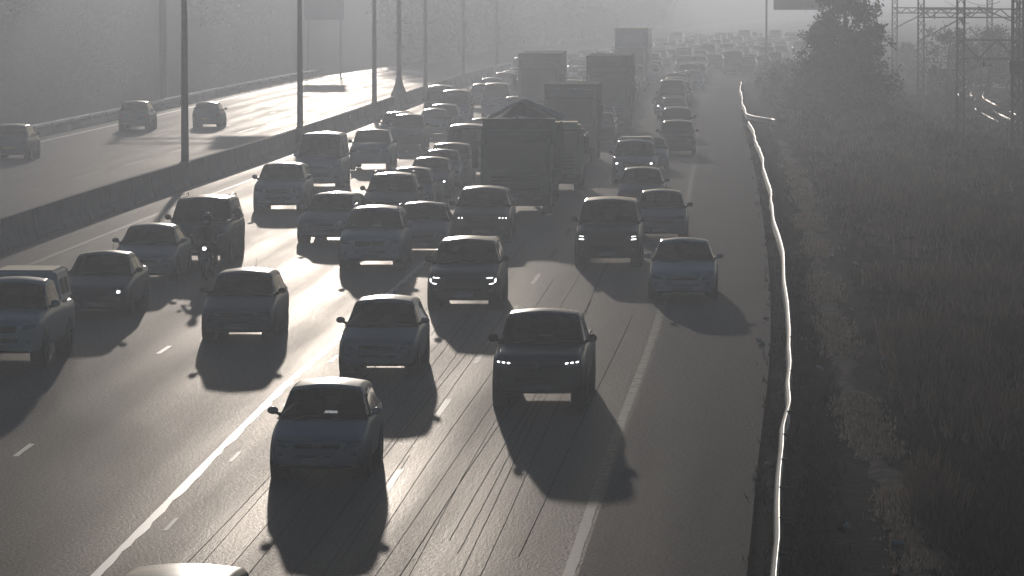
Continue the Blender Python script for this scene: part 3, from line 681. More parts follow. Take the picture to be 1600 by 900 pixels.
def kind_parts(kind):
    if kind in CACHE: return CACHE[kind]
    P = KINDS[kind]; L, W, n, c = P['L'], P['W'], P['nose'], P['clr']; low = lower_body(P); paint, ws, rwn, sides = cabin(P)
    full = join(low, paint, kind + '_body'); bvh = BVHTree.FromPolygons([q.co for q in low.vertices], [tuple(p.vertices) for p in low.polygons])
    big = kind in ('pickup', 'bigsuv', 'suv'); D = dict(body=full, bvh=bvh, P=P)
    D['windscreen'] = ws; D['rear_window'] = rwn; D['side_window'] = sides
    hl = fit([(.50, n - .20), (.80, n - .15), (.84, n - .02), (.53, n - .07)], W) if not big else fit([(.52, n - .24), (.82, n - .20), (.85, n - .07), (.52, n - .11)], W)
    D['hlc'] = hl
    D['headlight'] = [patch(bvh, mir(hl, s), 7, 5, .012, 'headlight', M['lamp']) for s in (1, -1)]
    gz = (n - .30, n - .10) if big else (n - .21, n - .10); D['grille'] = patch(bvh, fit([(-.44, gz[0]), (.44, gz[0]), (.49, gz[1]), (-.49, gz[1])], W), 12, 5, .008, 'grille', M['trim'])
    D['bumper'] = patch(bvh, fit([(-.70, c + .04), (.70, c + .04), (.72, c + .09), (-.72, c + .09)], W), 16, 2, .02, 'bumper', M['plastic'])
    D['air_intake'] = patch(bvh, fit([(-.50, c + .21), (.50, c + .21), (.55, n - .30 if not big else n - .36), (-.55, n - .30 if not big else n - .36)], W), 10, 3, .006, 'air_intake', M['trim'])
    D['fog_lamp'] = [patch(bvh, mir(fit([(.60, c + .23), (.74, c + .24), (.74, c + .33), (.62, c + .32)], W), s), 4, 3, .012, 'fog_lamp', M['lamp']) for s in (1, -1)]
    y0 = bvh.ray_cast(Vector((0, -9, c + .16)), Vector((0, 1, 0)))[0].y
    m_ = MB(); m_.box(-.26, .26, y0 - .045, y0 - .034, c + .10, c + .21, .004); D['number_plate'] = m_.me('number_plate', M['plate'])
    m_ = MB()
    for k in range(8): m_.box(-.21 + k * .055, -.175 + k * .055, y0 - .048, y0 - .0455, c + .13, c + .18)
    zt = P['tail'] - .22; D['taillight'] = [patch(bvh, mir(fit([(.58, zt - .12), (.82, zt - .12), (.84, zt + .08), (.62, zt + .06)], W), s), 5, 5, .012, 'taillight', M['tail'], False, L) for s in (1, -1)]
    y1 = bvh.ray_cast(Vector((0, 9, c + .36)), Vector((0, -1, 0)))[0].y
    m_ = MB(); m_.box(-.26, .26, y1 + .004, y1 + .016, c + .30, c + .41, .004); D['rear_plate'] = m_.me('number_plate', M['yplate'])
    r = P['wr']; fa, ra = -L / 2 + L * .185, L / 2 - L * .20; tw = .20 if not big else .23
    m_ = MB(); m_.lathe_x([(-tw/2, r*.62), (-tw/2, r*.9), (-tw*.38, r), (tw*.38, r), (tw/2, r*.9), (tw/2, r*.62)], (0, 0, 0), 28); ty = m_.me('tyre', M['tyre'], True)
    rims = []
    for s in (1, -1):
        m_ = MB(); m_.lathe_x([(s*tw*.42, r*.64), (s*tw*.46, r*.60), (s*tw*.30, r*.55), (s*tw*.33, r*.2), (s*tw*.44, r*.16), (s*tw*.44, 0.001)], (0, 0, 0), 28)
        for k in range(5): a = k * 2 * math.pi / 5; m_.tube([(s*tw*.42, math.cos(a)*r*.12, math.sin(a)*r*.12), (s*tw*.40, math.cos(a)*r*.6, math.sin(a)*r*.6)], [.035, .03], 6)
        rims.append(m_.me('rim', M['rim'], True))
    D['wheels'] = [((s * (W / 2 - tw / 2 - .012), y, r), ty, rims[0 if s > 0 else 1]) for s in (1, -1) for y in (fa, ra)]
    m_ = MB()
    D['wheel_arch'] = []
    for s in (1, -1):
        for y in (fa, ra):
            m_ = MB(); m_.lathe_x([(s*-.3, r+.06), (s*.0, r+.06), (s*.006, r+.05), (s*.004, r*.5)], (s * (W / 2 - .004), y, r), 28); D['wheel_arch'].append(m_.me('wheel_arch', M['plastic'], True))
    zc = P['belt'] + .06; ym = -L / 2 + P['yc'] + .50; D['mirror'] = []
    for s in (1, -1):
        m_ = MB(); m_.ball((s * (W / 2 + .065), ym, zc + .03), (.10, .07, .068 if not big else .085), 14); m_.tube([(s * (W / 2 - .09), ym + .06, zc - .06), (s * (W / 2 + .03), ym + .02, zc + .0)], [.04, .03], 6); D['mirror'].append(m_.me('mirror', M['plastic'], True))
    # seats showing above the belt line
    b = P['belt']; ysf = -L / 2 + P['yw'] + .55; ysr = min(-L / 2 + P['yr'] - .05, ysf + .95); H = P['H']; D['seat'] = []
    for x, y in ((.37, ysf), (-.37, ysf), (.40, ysr), (-.40, ysr)):
        m_ = MB(); m_.box(x - .23, x + .23, y - .06, y + .08, b - .12, b + (H - b) * .28, .05); m_.box(x - .12, x + .12, y + .0, y + .10, b + (H - b) * .33, b + (H - b) * .72, .04); m_.tube([(x, y + .04, b + .05), (x, y + .04, b + (H - b) * .5)], .02, 5); D['seat'].append(m_.me('seat', M['seat'], True))
    m_ = MB(); yd = -L / 2 + P['yc'] + .34; m_.box(-W*.38, W*.38, yd - .12, yd + .3, b - .08, b + .035, .03)
    pts = [(.0 + -.37 + .17 * math.cos(a), yd + .40, b + .04 + .16 * math.sin(a)) for a in np.linspace(0, 2 * math.pi, 15)]; m_.tube(pts, .016, 5, False); D['dashboard'] = m_.me('dashboard', M['plastic'])
    m_ = MB(); yv = -L / 2 + P['yw'] + .02; m_.box(-.12, .12, yv - .02, yv + .01, H - .2, H - .13, .01); m_.tube([(0, yv, H - .16), (0, yv - .02, H - .05)], .012, 5); D['inner_mirror'] = m_.me('inner_mirror', M['plastic'])
    wb = -L / 2 + P['yc']; m_ = MB()
    for x0, x1 in ((-.55, -.02), (.08, .62)):
        zz = P['cowl'] + .03; m_.tube([(x0, wb + .03, zz), ((x0 + x1) / 2, wb + .075, zz + .05), (x1, wb + .06, zz + .035)], .012, 5)
    D['wiper'] = m_.me('wiper', M['plastic'])
    D['roof_rail'] = []
    for s in (1, -1):
        xr = s * W / 2 * P['rw'] * .93; a, e = -L / 2 + P['yw'] + .12, -L / 2 + P['yr'] - .1; m_ = MB(); m_.tube([(xr, a, H - .05), (xr, a + .12, H + .035), (xr, e - .12, H + .035), (xr, e, H - .05)], .018, 6); D['roof_rail'].append(m_.me('roof_rail', M['chrome'], True))
    m_ = MB(); m_.tube([(.1, -L / 2 + P['yr'] - .15, H - .01), (.1, -L / 2 + P['yr'] + .02, H + .2)], [.008, .003], 5); D['aerial'] = m_.me('aerial', M['plastic'])
    if P.get('bed'):
        yb = -L / 2 + P['ye']; hw = W / 2 * .90; m_ = MB()
        m_.box(-hw, hw, yb + .02, L / 2 - .1, P['tail'] - .01, P['tail'] + .035, .012); D['bed_cover'] = m_.me('bed_cover', M['plastic'])
        m_ = MB(); bm = bmesh.new(); bmesh.ops.create_cube(bm, size=1)
        for q in bm.verts: up = q.co.z > 0; q.co = Vector((q.co.x * 2 * hw * (.83 if up else 1), yb + .1 + (q.co.y + .5) * (L / 2 - yb - .2), P['tail'] + .02 + (q.co.z + .5) * (P['H'] - P['tail'] + .06)))
        bmesh.ops.bevel(bm, geom=bm.edges[:], offset=.07, segments=3, affect='EDGES'); bm.verts.index_update(); m_.add([q.co[:] for q in bm.verts], [[q.index for q in f.verts] for f in bm.faces]); bm.free(); D['canopy'] = m_.me('canopy', PAINT['white'], False)
        D['canopy_window'] = []
        for s in (1, -1):
            m_ = MB(); z0, z1 = P['tail'] + .18, P['H'] - .14
            for a, e in ((yb + .35, yb + .85), (yb + .95, L / 2 - .4)):
                k = lambda z: s * (hw * (1 - .17 * (z - P['tail'] - .02) / (P['H'] - P['tail'] + .06)) + .006); m_.add([(k(z0), a, z0), (k(z0), e, z0), (k(z1), e, z1), (k(z1), a, z1)], [(0, 1, 2, 3)])
            D['canopy_window'].append(m_.me('canopy_window', M['trim']))
    CACHE[kind] = D; return D
def paint_it(o, m):
    if m: o.material_slots[0].link = 'OBJECT'; o.material_slots[0].material = m
def lamp_style(D, style, s):                            # lit daytime lamps
    hl = D['hlc']; x0, x1 = hl[0][0], hl[1][0]; z0, z1 = hl[0][1], hl[2][1]; zm = (z0 + z1) / 2; b = D['bvh']; rows = []
    if style == 'dash': rows = [[(x0 + (x1-x0)*t, zm + .02 + .03*t), (x0 + (x1-x0)*(t+.24), zm + .03 + .03*t), (x0 + (x1-x0)*(t+.24), zm + .065 + .03*t), (x0 + (x1-x0)*t, zm + .055 + .03*t)] for t in (.0, .33, .66)]
    if style == 'hook': rows = [[(x0, z1-.075), (x1, z1-.055), (x1, z1-.02), (x0, z1-.05)], [(x1-.06, z0-.03), (x1, z0+.0), (x1, z1-.05), (x1-.045, z1-.05)], [(x1-.2, z0-.05), (x1-.04, z0-.03), (x1-.04, z0-.0), (x1-.2, z0-.03)]]
    if style == 'bars': rows = [[(x0+.1, z0+.0), (x1, z0+.02), (x1, z0+.05), (x0+.1, z0+.035)], [(x0+.08, z0+.08), (x1, z0+.10), (x1, z0+.13), (x0+.08, z0+.115)]]
    if style == 'dots': rows = [[(x0 + (x1-x0)*t, zm), (x0 + (x1-x0)*t + .055, zm), (x0 + (x1-x0)*t + .055, zm + .05), (x0 + (x1-x0)*t, zm + .05)] for t in (.1, .42, .74)]
    if style == 'round': rows = [[(x0+.08, zm-.05), (x1-.06, zm-.05), (x1-.06, zm+.06), (x0+.08, zm+.06)]]
    out = []
    for r in rows: out.append(patch(b, mir(r, s), 3, 3, .022, 'lamp', M['lit']))
    v = []; f = []
    for me in out:
        n = len(v); v += [q.co[:] for q in me.vertices]; f += [tuple(i + n for i in p.vertices) for p in me.polygons]
    return mesh('lit_lamp', v, f, M['lit'], True)
LAMPS = {}
NAME = dict(hatch='hatchback', sedan='sedan', suv='suv', bigsuv='suv', pickup='pickup_truck', van='minibus')
def vehicle(kind, x, y, colour, label, cat, group, lod=0, lamps=None, lamp_sides=(1, -1), yaw=0, rear=False, rails=False, canopy=False, body_plastic=True, extra=None):
    D = kind_parts(kind); P = D['P']
    rz = -heading(y) + yaw + (math.pi if rear else 0)
    root = empty(NAME[kind], (x, y, EL(y) + .006), rz); slope = (EL(y + 2) - EL(y - 2)) / 4; root.rotation_euler = (slope if not rear else -slope, 0, rz)
    B = link('body', D['body'], root); paint_it(B, PAINT[colour]); link('windscreen', D['windscreen'], root); link('rear_window', D['rear_window'], root)
    for m in D['side_window'][:4 if lod < 2 else 0]: link('side_window', m, root)
    if lod == 2:
        for m in D['side_window']: link('side_window', m, root)
    for loc, ty, rm in D['wheels']:
        wo = empty('wheel', loc); wo.parent = root
        bpy.data.objects.remove(wo); wo = link('wheel', ty, root, loc)
        if lod == 0: link('rim', rm, wo)
    if lod < 2:
        for i, m in enumerate(D['headlight']):
            h = link('headlight', m, root); s = (1, -1)[i]
            if lamps and s in lamp_sides:
                k = (kind, lamps, s)
                if k not in LAMPS: LAMPS[k] = lamp_style(D, lamps, s)
                link('lit_lamp', LAMPS[k], h)
        link('grille', D['grille'], root)
        for m in D['mirror']: o = link('mirror', m, root); paint_it(o, None if lod else PAINT[colour] if colour in ('white', 'silver') and not rear and body_plastic else None)
    if rear or lod == 0:
        for m in D['taillight']: link('taillight', m, root)
    if rear: link('number_plate', D['rear_plate'], root)
    if lod == 0:
        bo = link('bumper', D['bumper'], root); paint_it(bo, M['plastic']); link('number_plate', D['number_plate'], root); link('air_intake', D['air_intake'], root)
        for m in D['fog_lamp']: link('fog_lamp', m, root)
        for m in D['seat']: link('seat', m, root)
        link('dashboard', D['dashboard'], root); link('inner_mirror', D['inner_mirror'], root); link('wiper', D['wiper'], root)
        for m in D['wheel_arch']: link('wheel_arch', m, root)
        if kind in ('hatch', 'sedan'): link('aerial', D['aerial'], root)
    if rails:
        for m in D['roof_rail']: link('roof_rail', m, root)
    if P.get('bed') and lod < 2:
        if canopy:
            c = link('canopy', D['canopy'], root); paint_it(c, PAINT[colour])
            for m in D['canopy_window']: link('canopy_window', m, c)
        else: link('bed_cover', D['bed_cover'], root)
    if extra: extra(root, D)
    tag(root, label, cat, group); return root
def spot(mode, px, py, kind):
    P = KINDS[kind]; L = P['L']
    if mode == 'b': X, Y = unp(px, py, P['clr'] + .02)
    else: X, Y = unp(px, py, P['H'] + .0); Y0 = Y; Y = Y - (P['yw'] + .35); X = px and (px - 800) / F * Y * math.cos(TH) * 1.0 + 0; X = X + (0)
    h = heading(Y); return X + math.sin(h) * L / 2, Y + math.cos(h) * L / 2
def diamonds(root, D):                                  # three-diamond badge on the grille
    n = D['P']['nose']; v = []; f = []; c = (0, n - .21); m_ = MB(); h = .085; w_ = .05
    y = D['bvh'].ray_cast(Vector((0, -9, n - .2)), Vector((0, 1, 0)))[0].y - .022
    for a in (90, 210, 330):
        a = R(a); d = Vector((math.cos(a), math.sin(a))); e = Vector((-d.y, d.x)); q = [Vector((0, 0)), d * h * .5 + e * w_ * .55, d * h, d * h * .5 - e * w_ * .55]
        m_.add([(p.x + c[0], y - .012, p.y + c[1]) for p in q] + [(p.x + c[0], y + .02, p.y + c[1]) for p in q], [(0, 1, 2, 3), (0, 4, 5, 1), (1, 5, 6, 2), (2, 6, 7, 3), (3, 7, 4, 0)])
    m_.build('badge', M['chrome'], root)
def lozenge(root, D):
    n = D['P']['nose']; m_ = MB(); y = D['bvh'].ray_cast(Vector((0, -9, n - .16)), Vector((0, 1, 0)))[0].y - .02; z = n - .17; a, b = .075, .105
    o = [(0, b), (a, 0), (0, -b), (-a, 0)]; q = [(x * .6, zz * .6) for x, zz in o]
    m_.add([(x, y, z + zz) for x, zz in o + q], [(k, (k+1) % 4, 4 + (k+1) % 4, 4 + k) for k in range(4)]); m_.build('badge', M['chrome'], root)
def oval(root, D):
    n = D['P']['nose']; m_ = MB(); y = D['bvh'].ray_cast(Vector((0, -9, n - .15)), Vector((0, 1, 0)))[0].y - .02
    m_.tube([(.07 * math.cos(a), y, n - .15 + .045 * math.sin(a)) for a in np.linspace(0, 6.283, 17)], .007, 5, False); m_.build('badge', M['chrome'], root)
G1 = 'vehicles queueing towards the camera'
# mode, px, py, kind, colour, label, category, options
CARS = [
 ('b', 495, 734, 'hatch', 'silver', 'small pale hatchback nearest the camera, whole, right of the solid lane line', 'car', dict(extra=oval)),
 ('b', 589, 573, 'hatch', 'silver', 'pale hatchback with sunlit roof, between the nearest hatchback and the hooked-lamp dark SUV', 'car', dict(extra=oval)),
 ('b', 840, 616, 'pickup', 'dark', 'dark pickup truck with dashed lamp strips and three-diamond badge', 'pickup', dict(lamps='dash', extra=diamonds)),
 ('b', 1066, 459, 'sedan', 'white', 'pale sedan half on the right shoulder, casting its shadow across it', 'car', {}),
 ('b', 369, 520, 'hatch', 'grey', 'grey hatchback alone in its lane, left of the solid line', 'car', {}),
 ('b', -5, 553, 'pickup', 'white', 'white pickup truck with a windowed canopy, cut by the left edge', 'pickup', dict(canopy=True)),
 ('b', 144, 484, 'sedan', 'dark', 'dark sedan with one lit headlamp, beside the canopied white pickup', 'car', dict(lamps='round', lamp_sides=(1,))),
 ('b', 222, 431, 'sedan', 'silver', 'silver sedan in the left row, behind the dark sedan with one lit lamp', 'car', {}),
 ('b', 306, 400, 'bigsuv', 'black', 'tall black SUV with roof rails, behind the motorcycle', 'suv', dict(rails=True)),
 ('r', 226, 902, 'suv', 'navy', 'vehicle at the bottom edge of which only the shiny roof shows', 'suv', {}),
 ('b', 578, 408, 'suv', 'white', 'white SUV with a diamond badge and rayed roof glint', 'suv', dict(rails=True, extra=lozenge)),
 ('b', 723, 470, 'suv', 'dark', 'dark SUV with hook-shaped white lamps', 'suv', dict(lamps='hook')),
 ('b', 655, 389, 'sedan', 'grey', 'grey sedan tucked behind the white SUV with the diamond badge', 'car', {}),
 ('b', 751, 369, 'suv', 'dark', 'dark SUV with dotted lamps, right in front of the big tipper', 'suv', dict(lamps='dots')),
 ('b', 514, 371, 'hatch', 'silver', 'silver car changing lanes at a slant, left of the diamond badge SUV', 'car', dict(yaw=-.13)),
 ('b', 434, 321, 'suv', 'white', 'white SUV in the lane left of the silver lane-changing car', 'suv', {}),
 ('b', 497, 287, 'van', 'white', 'white minibus with blazing roof, left of the pale pickup', 'minibus', {}),
 ('b', 577, 256, 'pickup', 'silver', 'pale pickup truck right of the blazing white minibus', 'pickup', {}),
 ('b', 634, 226, 'pickup', 'grey', 'grey double cab pickup in front of the white van queue', 'pickup', dict(rails=True)),
 ('r', 675, 170, 'hatch', 'silver', 'silver hatchback just right behind the grey double cab', 'car', {}),
 ('r', 606, 271, 'suv', 'beige', 'beige SUV with roof rails and brightest glint, in mid queue', 'suv', dict(rails=True)),
 ('r', 637, 262, 'hatch', 'white', 'white hatchback half hidden behind the beige SUV', 'car', {}),
 ('r', 668, 246, 'hatch', 'grey', 'grey hatchback with one lit lamp behind the beige SUV', 'car', dict(lamps='round', lamp_sides=(1,))),
 ('r', 686, 234, 'sedan', 'silver', 'silver sedan hidden but for its roof, left of the tipper', 'car', {}),
 ('r', 700, 224, 'suv', 'dark', 'dark SUV showing its roof beside the tipper', 'suv', {}),
 ('r', 726, 195, 'van', 'white', 'white minibus hard behind the tipper on its left', 'minibus', {}),
 ('r', 709, 141, 'van', 'white', 'white minibus in mid queue above the grey double cab', 'minibus', {}),
 ('r', 690, 163, 'suv', 'grey', 'grey SUV between the double cab and the mid queue minibus', 'suv', {}),
 ('r', 752, 185, 'sedan', 'silver', 'silver sedan with only its roof showing above the tipper load', 'car', {}),
 ('r', 806, 151, 'suv', 'white', 'white roofed SUV just in front of the left lorry', 'suv', {}),
 ('r', 752, 131, 'suv', 'grey', 'grey SUV in the lane beside the median below the left lorry', 'suv', {}),
 ('r', 766, 122, 'pickup', 'white', 'white pickup in the median lane left of the left lorry', 'pickup', {}),
 ('r', 787, 113, 'suv', 'silver', 'silver SUV close beside the left lorry', 'suv', {}),
 ('b', 949, 404, 'bigsuv', 'black', 'black SUV with double-bar lamps, left of the pale shoulder sedan', 'suv', dict(lamps='bars')),
 ('b', 1032, 366, 'hatch', 'blue', 'bluish hatchback right behind the black SUV with double-bar lamps', 'car', {}),
 ('r', 1002, 262, 'hatch', 'dark', 'small dark hatchback between the lit white pickup and the black SUV', 'car', {}),
 ('r', 991, 219, 'pickup', 'white', 'white pickup with both round lamps lit, in the right queue', 'pickup', dict(lamps='round', canopy=True)),
 ('r', 1014, 213, 'sedan', 'silver', 'silver car glimpsed right behind the white pickup with lit lamps', 'car', {}),
 ('b', 1058, 236, 'suv', 'dark', 'dark SUV in the right row, last before the open shoulder', 'suv', {}),
 ('r', 1058, 168, 'suv', 'grey', 'grey SUV second in the right row behind the dark SUV', 'suv', {}),
 ('r', 1053, 152, 'sedan', 'silver', 'silver sedan third in the right row', 'car', {}),
 ('r', 1062, 127, 'suv', 'dark', 'dark SUV fourth in the right row, hazy', 'suv', {}),
 ('r', 1066, 112, 'hatch', 'grey', 'grey hazy hatchback fifth in the right row', 'car', {}),
 ('r', 1083, 110, 'hatch', 'white', 'white hazy hatchback offset right in the right row', 'car', {}),
 ('r', 1090, 97, 'hatch', 'grey', 'grey hazy hatchback at the right row below the far van', 'car', {}),
 ('r', 1090, 87, 'suv', 'silver', 'silver hazy SUV in the far part of the right row', 'suv', {}),
 ('r', 1067, 74, 'van', 'white', 'bright roofed white van far back in the right row', 'minibus', {}),
 ('r', 1015, 82, 'van', 'white', 'white van far back, right of the far tall lorry', 'minibus', {}),
 ('r', 1115, 84, 'suv', 'grey', 'grey far SUV at the head of the merging group', 'suv', {}),
 ('r', 1146, 79, 'van', 'grey', 'dark far van on the shoulder where the guard rail starts', 'minibus', {}),
 ('r', 937, 158, 'hatch', 'dark', 'dark hatchback right of the third lorry, beside the motorcycle gap', 'car', {}),
 ('r', 893, 119, 'sedan', 'silver', 'silver car between the two lorries, behind the third', 'car', {}),
 ('r', 907, 103, 'hatch', 'grey', 'grey car glimpsed between the two tall lorries', 'car', {}),
 ('r', 893, 83, 'suv', 'white', 'white SUV far back between the two tall lorries', 'suv', {}),
]
FAR = [(1062, 68), (1080, 61), (1093, 73), (1091, 78), (1070, 87), (1132, 61), (1135, 68), (1119, 75), (1153, 74), (1173, 61), (1169, 84), (1167, 88), (1190, 87), (1197, 72), (1210, 81), (1207, 59), (1219, 64), (1219, 71), (1234, 50), (1239, 57), (1250, 64), (1257, 48), (1252, 68), (1251, 78), (1259, 59), (1033, 73), (911, 88), (913, 77), (1046, 66)]
for mode, px, py, kind, colr, label, cat, opt in CARS:
    x, y = spot(mode, px, py, kind); lod = 0 if y < 205 else 1
    vehicle(kind, x, y, colr, label, cat, G1, lod, **opt)
fk = ['hatch', 'sedan', 'suv', 'hatch', 'pickup', 'suv', 'sedan']; fc = ['white', 'silver', 'grey', 'white', 'dark', 'silver', 'red', 'grey']
for i, (px, py) in enumerate(FAR):
    kind = fk[(i * 3) % 7]; x, y = spot('r', px, py, kind)
    vehicle(kind, x, y, fc[(i * 5) % 8], 'hazy far vehicle in the crowd where the road bends right', 'car', 'far vehicles at the bend', 2)
# the rest of the jam, lane by lane into the haze
taken = [(o.location.x, o.location.y) for o in bpy.data.objects if o.type == 'EMPTY' and o.get('category') in ('car', 'suv', 'pickup', 'minibus', 'motorcycle')] + [(put_x(p_, z_), z_ + k_ * 4) for p_, z_ in ((806, 161), (866, 181), (890, 213), (950, 262), (841, 279), (985, 372)) for k_ in range(4)]
jr = random.Random(3); jk = ['hatch', 'sedan', 'suv', 'hatch', 'suv', 'van', 'pickup']
for d_ in (-1.8, -5.4, -9.0, -12.6, -16.0):
    y = 232 + jr.uniform(0, 12)
    while y < 640:
        x = XE(y) + d_ + jr.uniform(-.3, .3)
        if all(abs(a - x) > 2.3 or abs(b_ - y) > 8.5 for a, b_ in taken) and not (d_ > -3 and y < 300):
            near = y < 385; taken.append((x, y))
            vehicle(jk[jr.randrange(7)], x, y, jr.choice(['white', 'white', 'silver', 'grey', 'dark', 'white', 'beige']), 'hazy car of the far queue in the lanes around the tall lorries' if near else 'hazy far vehicle in the crowd where the road bends right', 'car', 'cars of the far queue around the lorries' if near else 'far vehicles at the bend', 1 if near else 2)
        y += jr.uniform(8, 15)
# cars driving away on the opposite carriageway
def oppcar(px, py, kind, colr, label):
    X, Y = unp(px, py, KINDS[kind]['clr']); h = heading(Y); vehicle(kind, X + math.sin(h) * KINDS[kind]['L'] / 2, Y + KINDS[kind]['L'] / 2, colr, label, 'car', 'cars on the opposite carriageway', 0, rear=True)
oppcar(14, 243, 'suv', 'grey', 'grey car on the opposite carriageway, cut by the left edge')
oppcar(208, 198, 'suv', 'dark', 'dark car in the leftmost opposite lane, seen from behind')
oppcar(322, 195, 'hatch', 'grey', 'car with a sun star on its roof, just right of the nearest median pole')
# ------------------------------------------------------------------ lorries
def lorry(Y, X, label, colour, ch=2.9, cw=2.45, body='box', bh=4.1, bl=8.0, bw=2.55, bcol='grey', lamps=False, roof_lamps=False, visor=True, tarp=0, name='lorry', lod=0):
    root = empty(name, (X, Y, EL(Y) + .006), -heading(Y)); hw = cw / 2; pm = PAINT[colour]
    m_ = MB(); bm = bmesh.new(); bmesh.ops.create_cube(bm, size=1)
    for q in bm.verts:
        up = q.co.z > 0; fr = q.co.y < 0
        q.co = Vector((q.co.x * cw * (.93 if up else 1), (.14 if up else 0) if fr else 1.9, ch if up else .62))
    bmesh.ops.bevel(bm, geom=bm.edges[:], offset=.11, segments=4, affect='EDGES'); bm.verts.index_update(); m_.add([q.co[:] for q in bm.verts], [[q.index for q in f.verts] for f in bm.faces]); bm.free()
    cab = m_.build('cab', pm, root, False)
    y = lambda z: .14 * (z - .62) / (ch - .62)
    z0, z1 = ch * .52, ch * .86; m_ = MB(); k = 12
    for i in range(k + 1):
        s = -1 + 2 * i / k; bow = .05 * (1 - s * s)
        m_.v += [(s * hw * .86, y(z0) - .012 - bow, z0), (s * hw * .82, y(z1) - .012 - bow, z1)]
    for i in range(k): m_.f.append((2*i, 2*i+2, 2*i+3, 2*i+1))
    m_.build('windscreen', M['dark_glass'], root, True)
    for s in (-1, 1):
        m_ = MB(); xx = s * (hw * .965 + .0); m_.add([(xx + s * .012, .45, z0), (xx + s * .012, 1.35, z0), (s * hw * .945 + s * .012, 1.3, z1), (s * hw * .945 + s * .012, .5, z1)], [(0, 1, 2, 3)]); m_.build('side_window', M['dark_glass'], root)
    m_ = MB()
    for i in range(4): m_.box(-hw * .7, hw * .7, y(.9 + i*.14) - .03, y(.9 + i*.14) + .02, .90 + i * .14, .97 + i * .14, .012)
    m_.build('grille', M['trim'], root)
    m_ = MB(); m_.box(-hw - .01, hw + .01, -.16, .5, .34, .74, .05); bp = m_.build('bumper', M['plastic'] if colour != 'white' else pm, root)
    m_ = MB(); m_.box(-.26, .26, -.176, -.165, .48, .59); m_.build('number_plate', M['plate'], bp)
    for s in (-1, 1):
        m_ = MB(); m_.box(s * hw * .62 - .17, s * hw * .62 + .17, -.18, -.13, .56, .70, .02); m_.build('headlight', M['lit' if lamps else 'lamp'], root)
        m_ = MB(); m_.tube([(s * hw * .95, .1, ch * .84), (s * (hw + .17), -.03, ch * .86), (s * (hw + .2), -.03, ch * .6)], .022, 6); m_.box(s * (hw + .2) - .11, s * (hw + .2) + .11, -.02, .09, ch * .56, ch * .8, .035); m_.build('mirror', M['plastic'], root)
    if visor: m_ = MB(); m_.box(-hw * .88, hw * .88, -.14, .1, ch * .87, ch * .905, .012); m_.build('sun_visor', M['trim'], root)
    if roof_lamps:
        for i in range(9): m_ = MB(); m_.box(-hw * .85 + i * hw * .2125 - .045, -hw * .85 + i * hw * .2125 + .045, .12, .22, ch - .01, ch + .07, .015); m_.build('marker_lamp', M['chrome'], root)
    yb = 2.1
    if body == 'box':
        m_ = MB(); m_.box(-bw / 2, bw / 2, yb, yb + bl, .95, bh, .05); bo = m_.build('cargo_box', PAINT[bcol], root)
        m_ = MB(); m_.box(-bw / 2 - .012, bw / 2 + .012, yb - .012, yb + .06, bh - .09, bh + .015, .012); m_.build('roof_frame', M['chrome'] if bcol == 'silver' else M['trim'], bo)
        m_ = MB()
        for k_ in range(7): m_.box(-bw * .42 + k_ * bw * .14 - .05, -bw * .42 + k_ * bw * .14 + .05, yb - .03, yb - .012, bh - .34, bh - .29)
        m_.build('marker_strip', M['chrome'], bo)
    else:
        m_ = MB(); t = .07
        m_.box(-bw/2, bw/2, yb, yb + t, 1.0, bh); m_.box(-bw/2, bw/2, yb + bl - t, yb + bl, 1.0, bh - .3)
        for s in (-1, 1): m_.box(s*bw/2 - t/2, s*bw/2 + t/2, yb + t, yb + bl - t, 1.0, bh - .25)
        for k_ in range(6):
            for s in (-1, 1): m_.box(s*(bw/2 + t/2) - .04, s*(bw/2 + t/2) + .04, yb + .3 + k_ * bl / 6, yb + .4 + k_ * bl / 6, 1.0, bh - .27)
        m_.box(-bw/2 + t, bw/2 - t, yb + t, yb + bl - t, .95, 1.1); m_.box(-bw/2 - .03, bw/2 + .03, yb - .5, yb + .02, bh - .02, bh + .05, .012)
        bo = m_.build('tipper_body', PAINT[bcol], root)
        if tarp:
            v = []; f = []; nx, ny = 16, 14
            for j in range(ny + 1):
                for i in range(nx + 1):
                    a = i / nx * 2 - 1; c = j / ny; zz = bh - .12 + tarp * (1 - abs(a) ** 1.15) * math.sin(math.pi * min(1, c * .8 + .12)) + .03 * math.sin(9 * a + 5 * c) * math.cos(11 * c)
                    v.append((a * bw * .49, yb + .1 + c * (bl - .2), zz))
            for j in range(ny):
                for i in range(nx): f.append((j*(nx+1)+i, j*(nx+1)+i+1, (j+1)*(nx+1)+i+1, (j+1)*(nx+1)+i))
            tp = link('load_cover', mesh('load_cover', v, f, M['tarp'], True), bo)
            for k_, c in enumerate((.42, .72)):
                m_ = MB(); pts = []
                for i in range(21):
                    a = i / 20 * 2 - 1; zz = bh - .06 + tarp * (1 - abs(a) ** 1.15) * math.sin(math.pi * min(1, c * .8 + .12)); pts.append((a * bw * .52 + .10, yb + c * bl, zz))
                m_.tube(pts, .07, 8); m_.build('cover_bow', M['galv'], tp, True)
    m_ = MB(); m_.box(-.45, .45, .6, yb + bl - .2, .5, .95); m_.build('chassis', M['rust'], root)
    r = .48; m_ = MB(); m_.lathe_x([(-.15, r*.5), (-.15, r*.92), (-.1, r), (.1, r), (.15, r*.92), (.15, r*.5)], (0, 0, 0), 24); ty = m_.me('tyre', M['tyre'], True)
    m_ = MB(); m_.lathe_x([(-.12, r*.55), (.12, r*.55), (.05, r*.3), (.1, r*.2), (.1, .01)], (0, 0, 0), 20); rm = m_.me('rim', M['rim'], True)
    for yy_ in (.95, yb + bl * .66, yb + bl * .66 + 1.2):
        for s in (-1, 1): o = link('wheel', ty, root, (s * (hw - .17), yy_, r)); link('rim', rm, o)
    tag(root, label, 'truck', 'lorries in the middle lanes'); return root
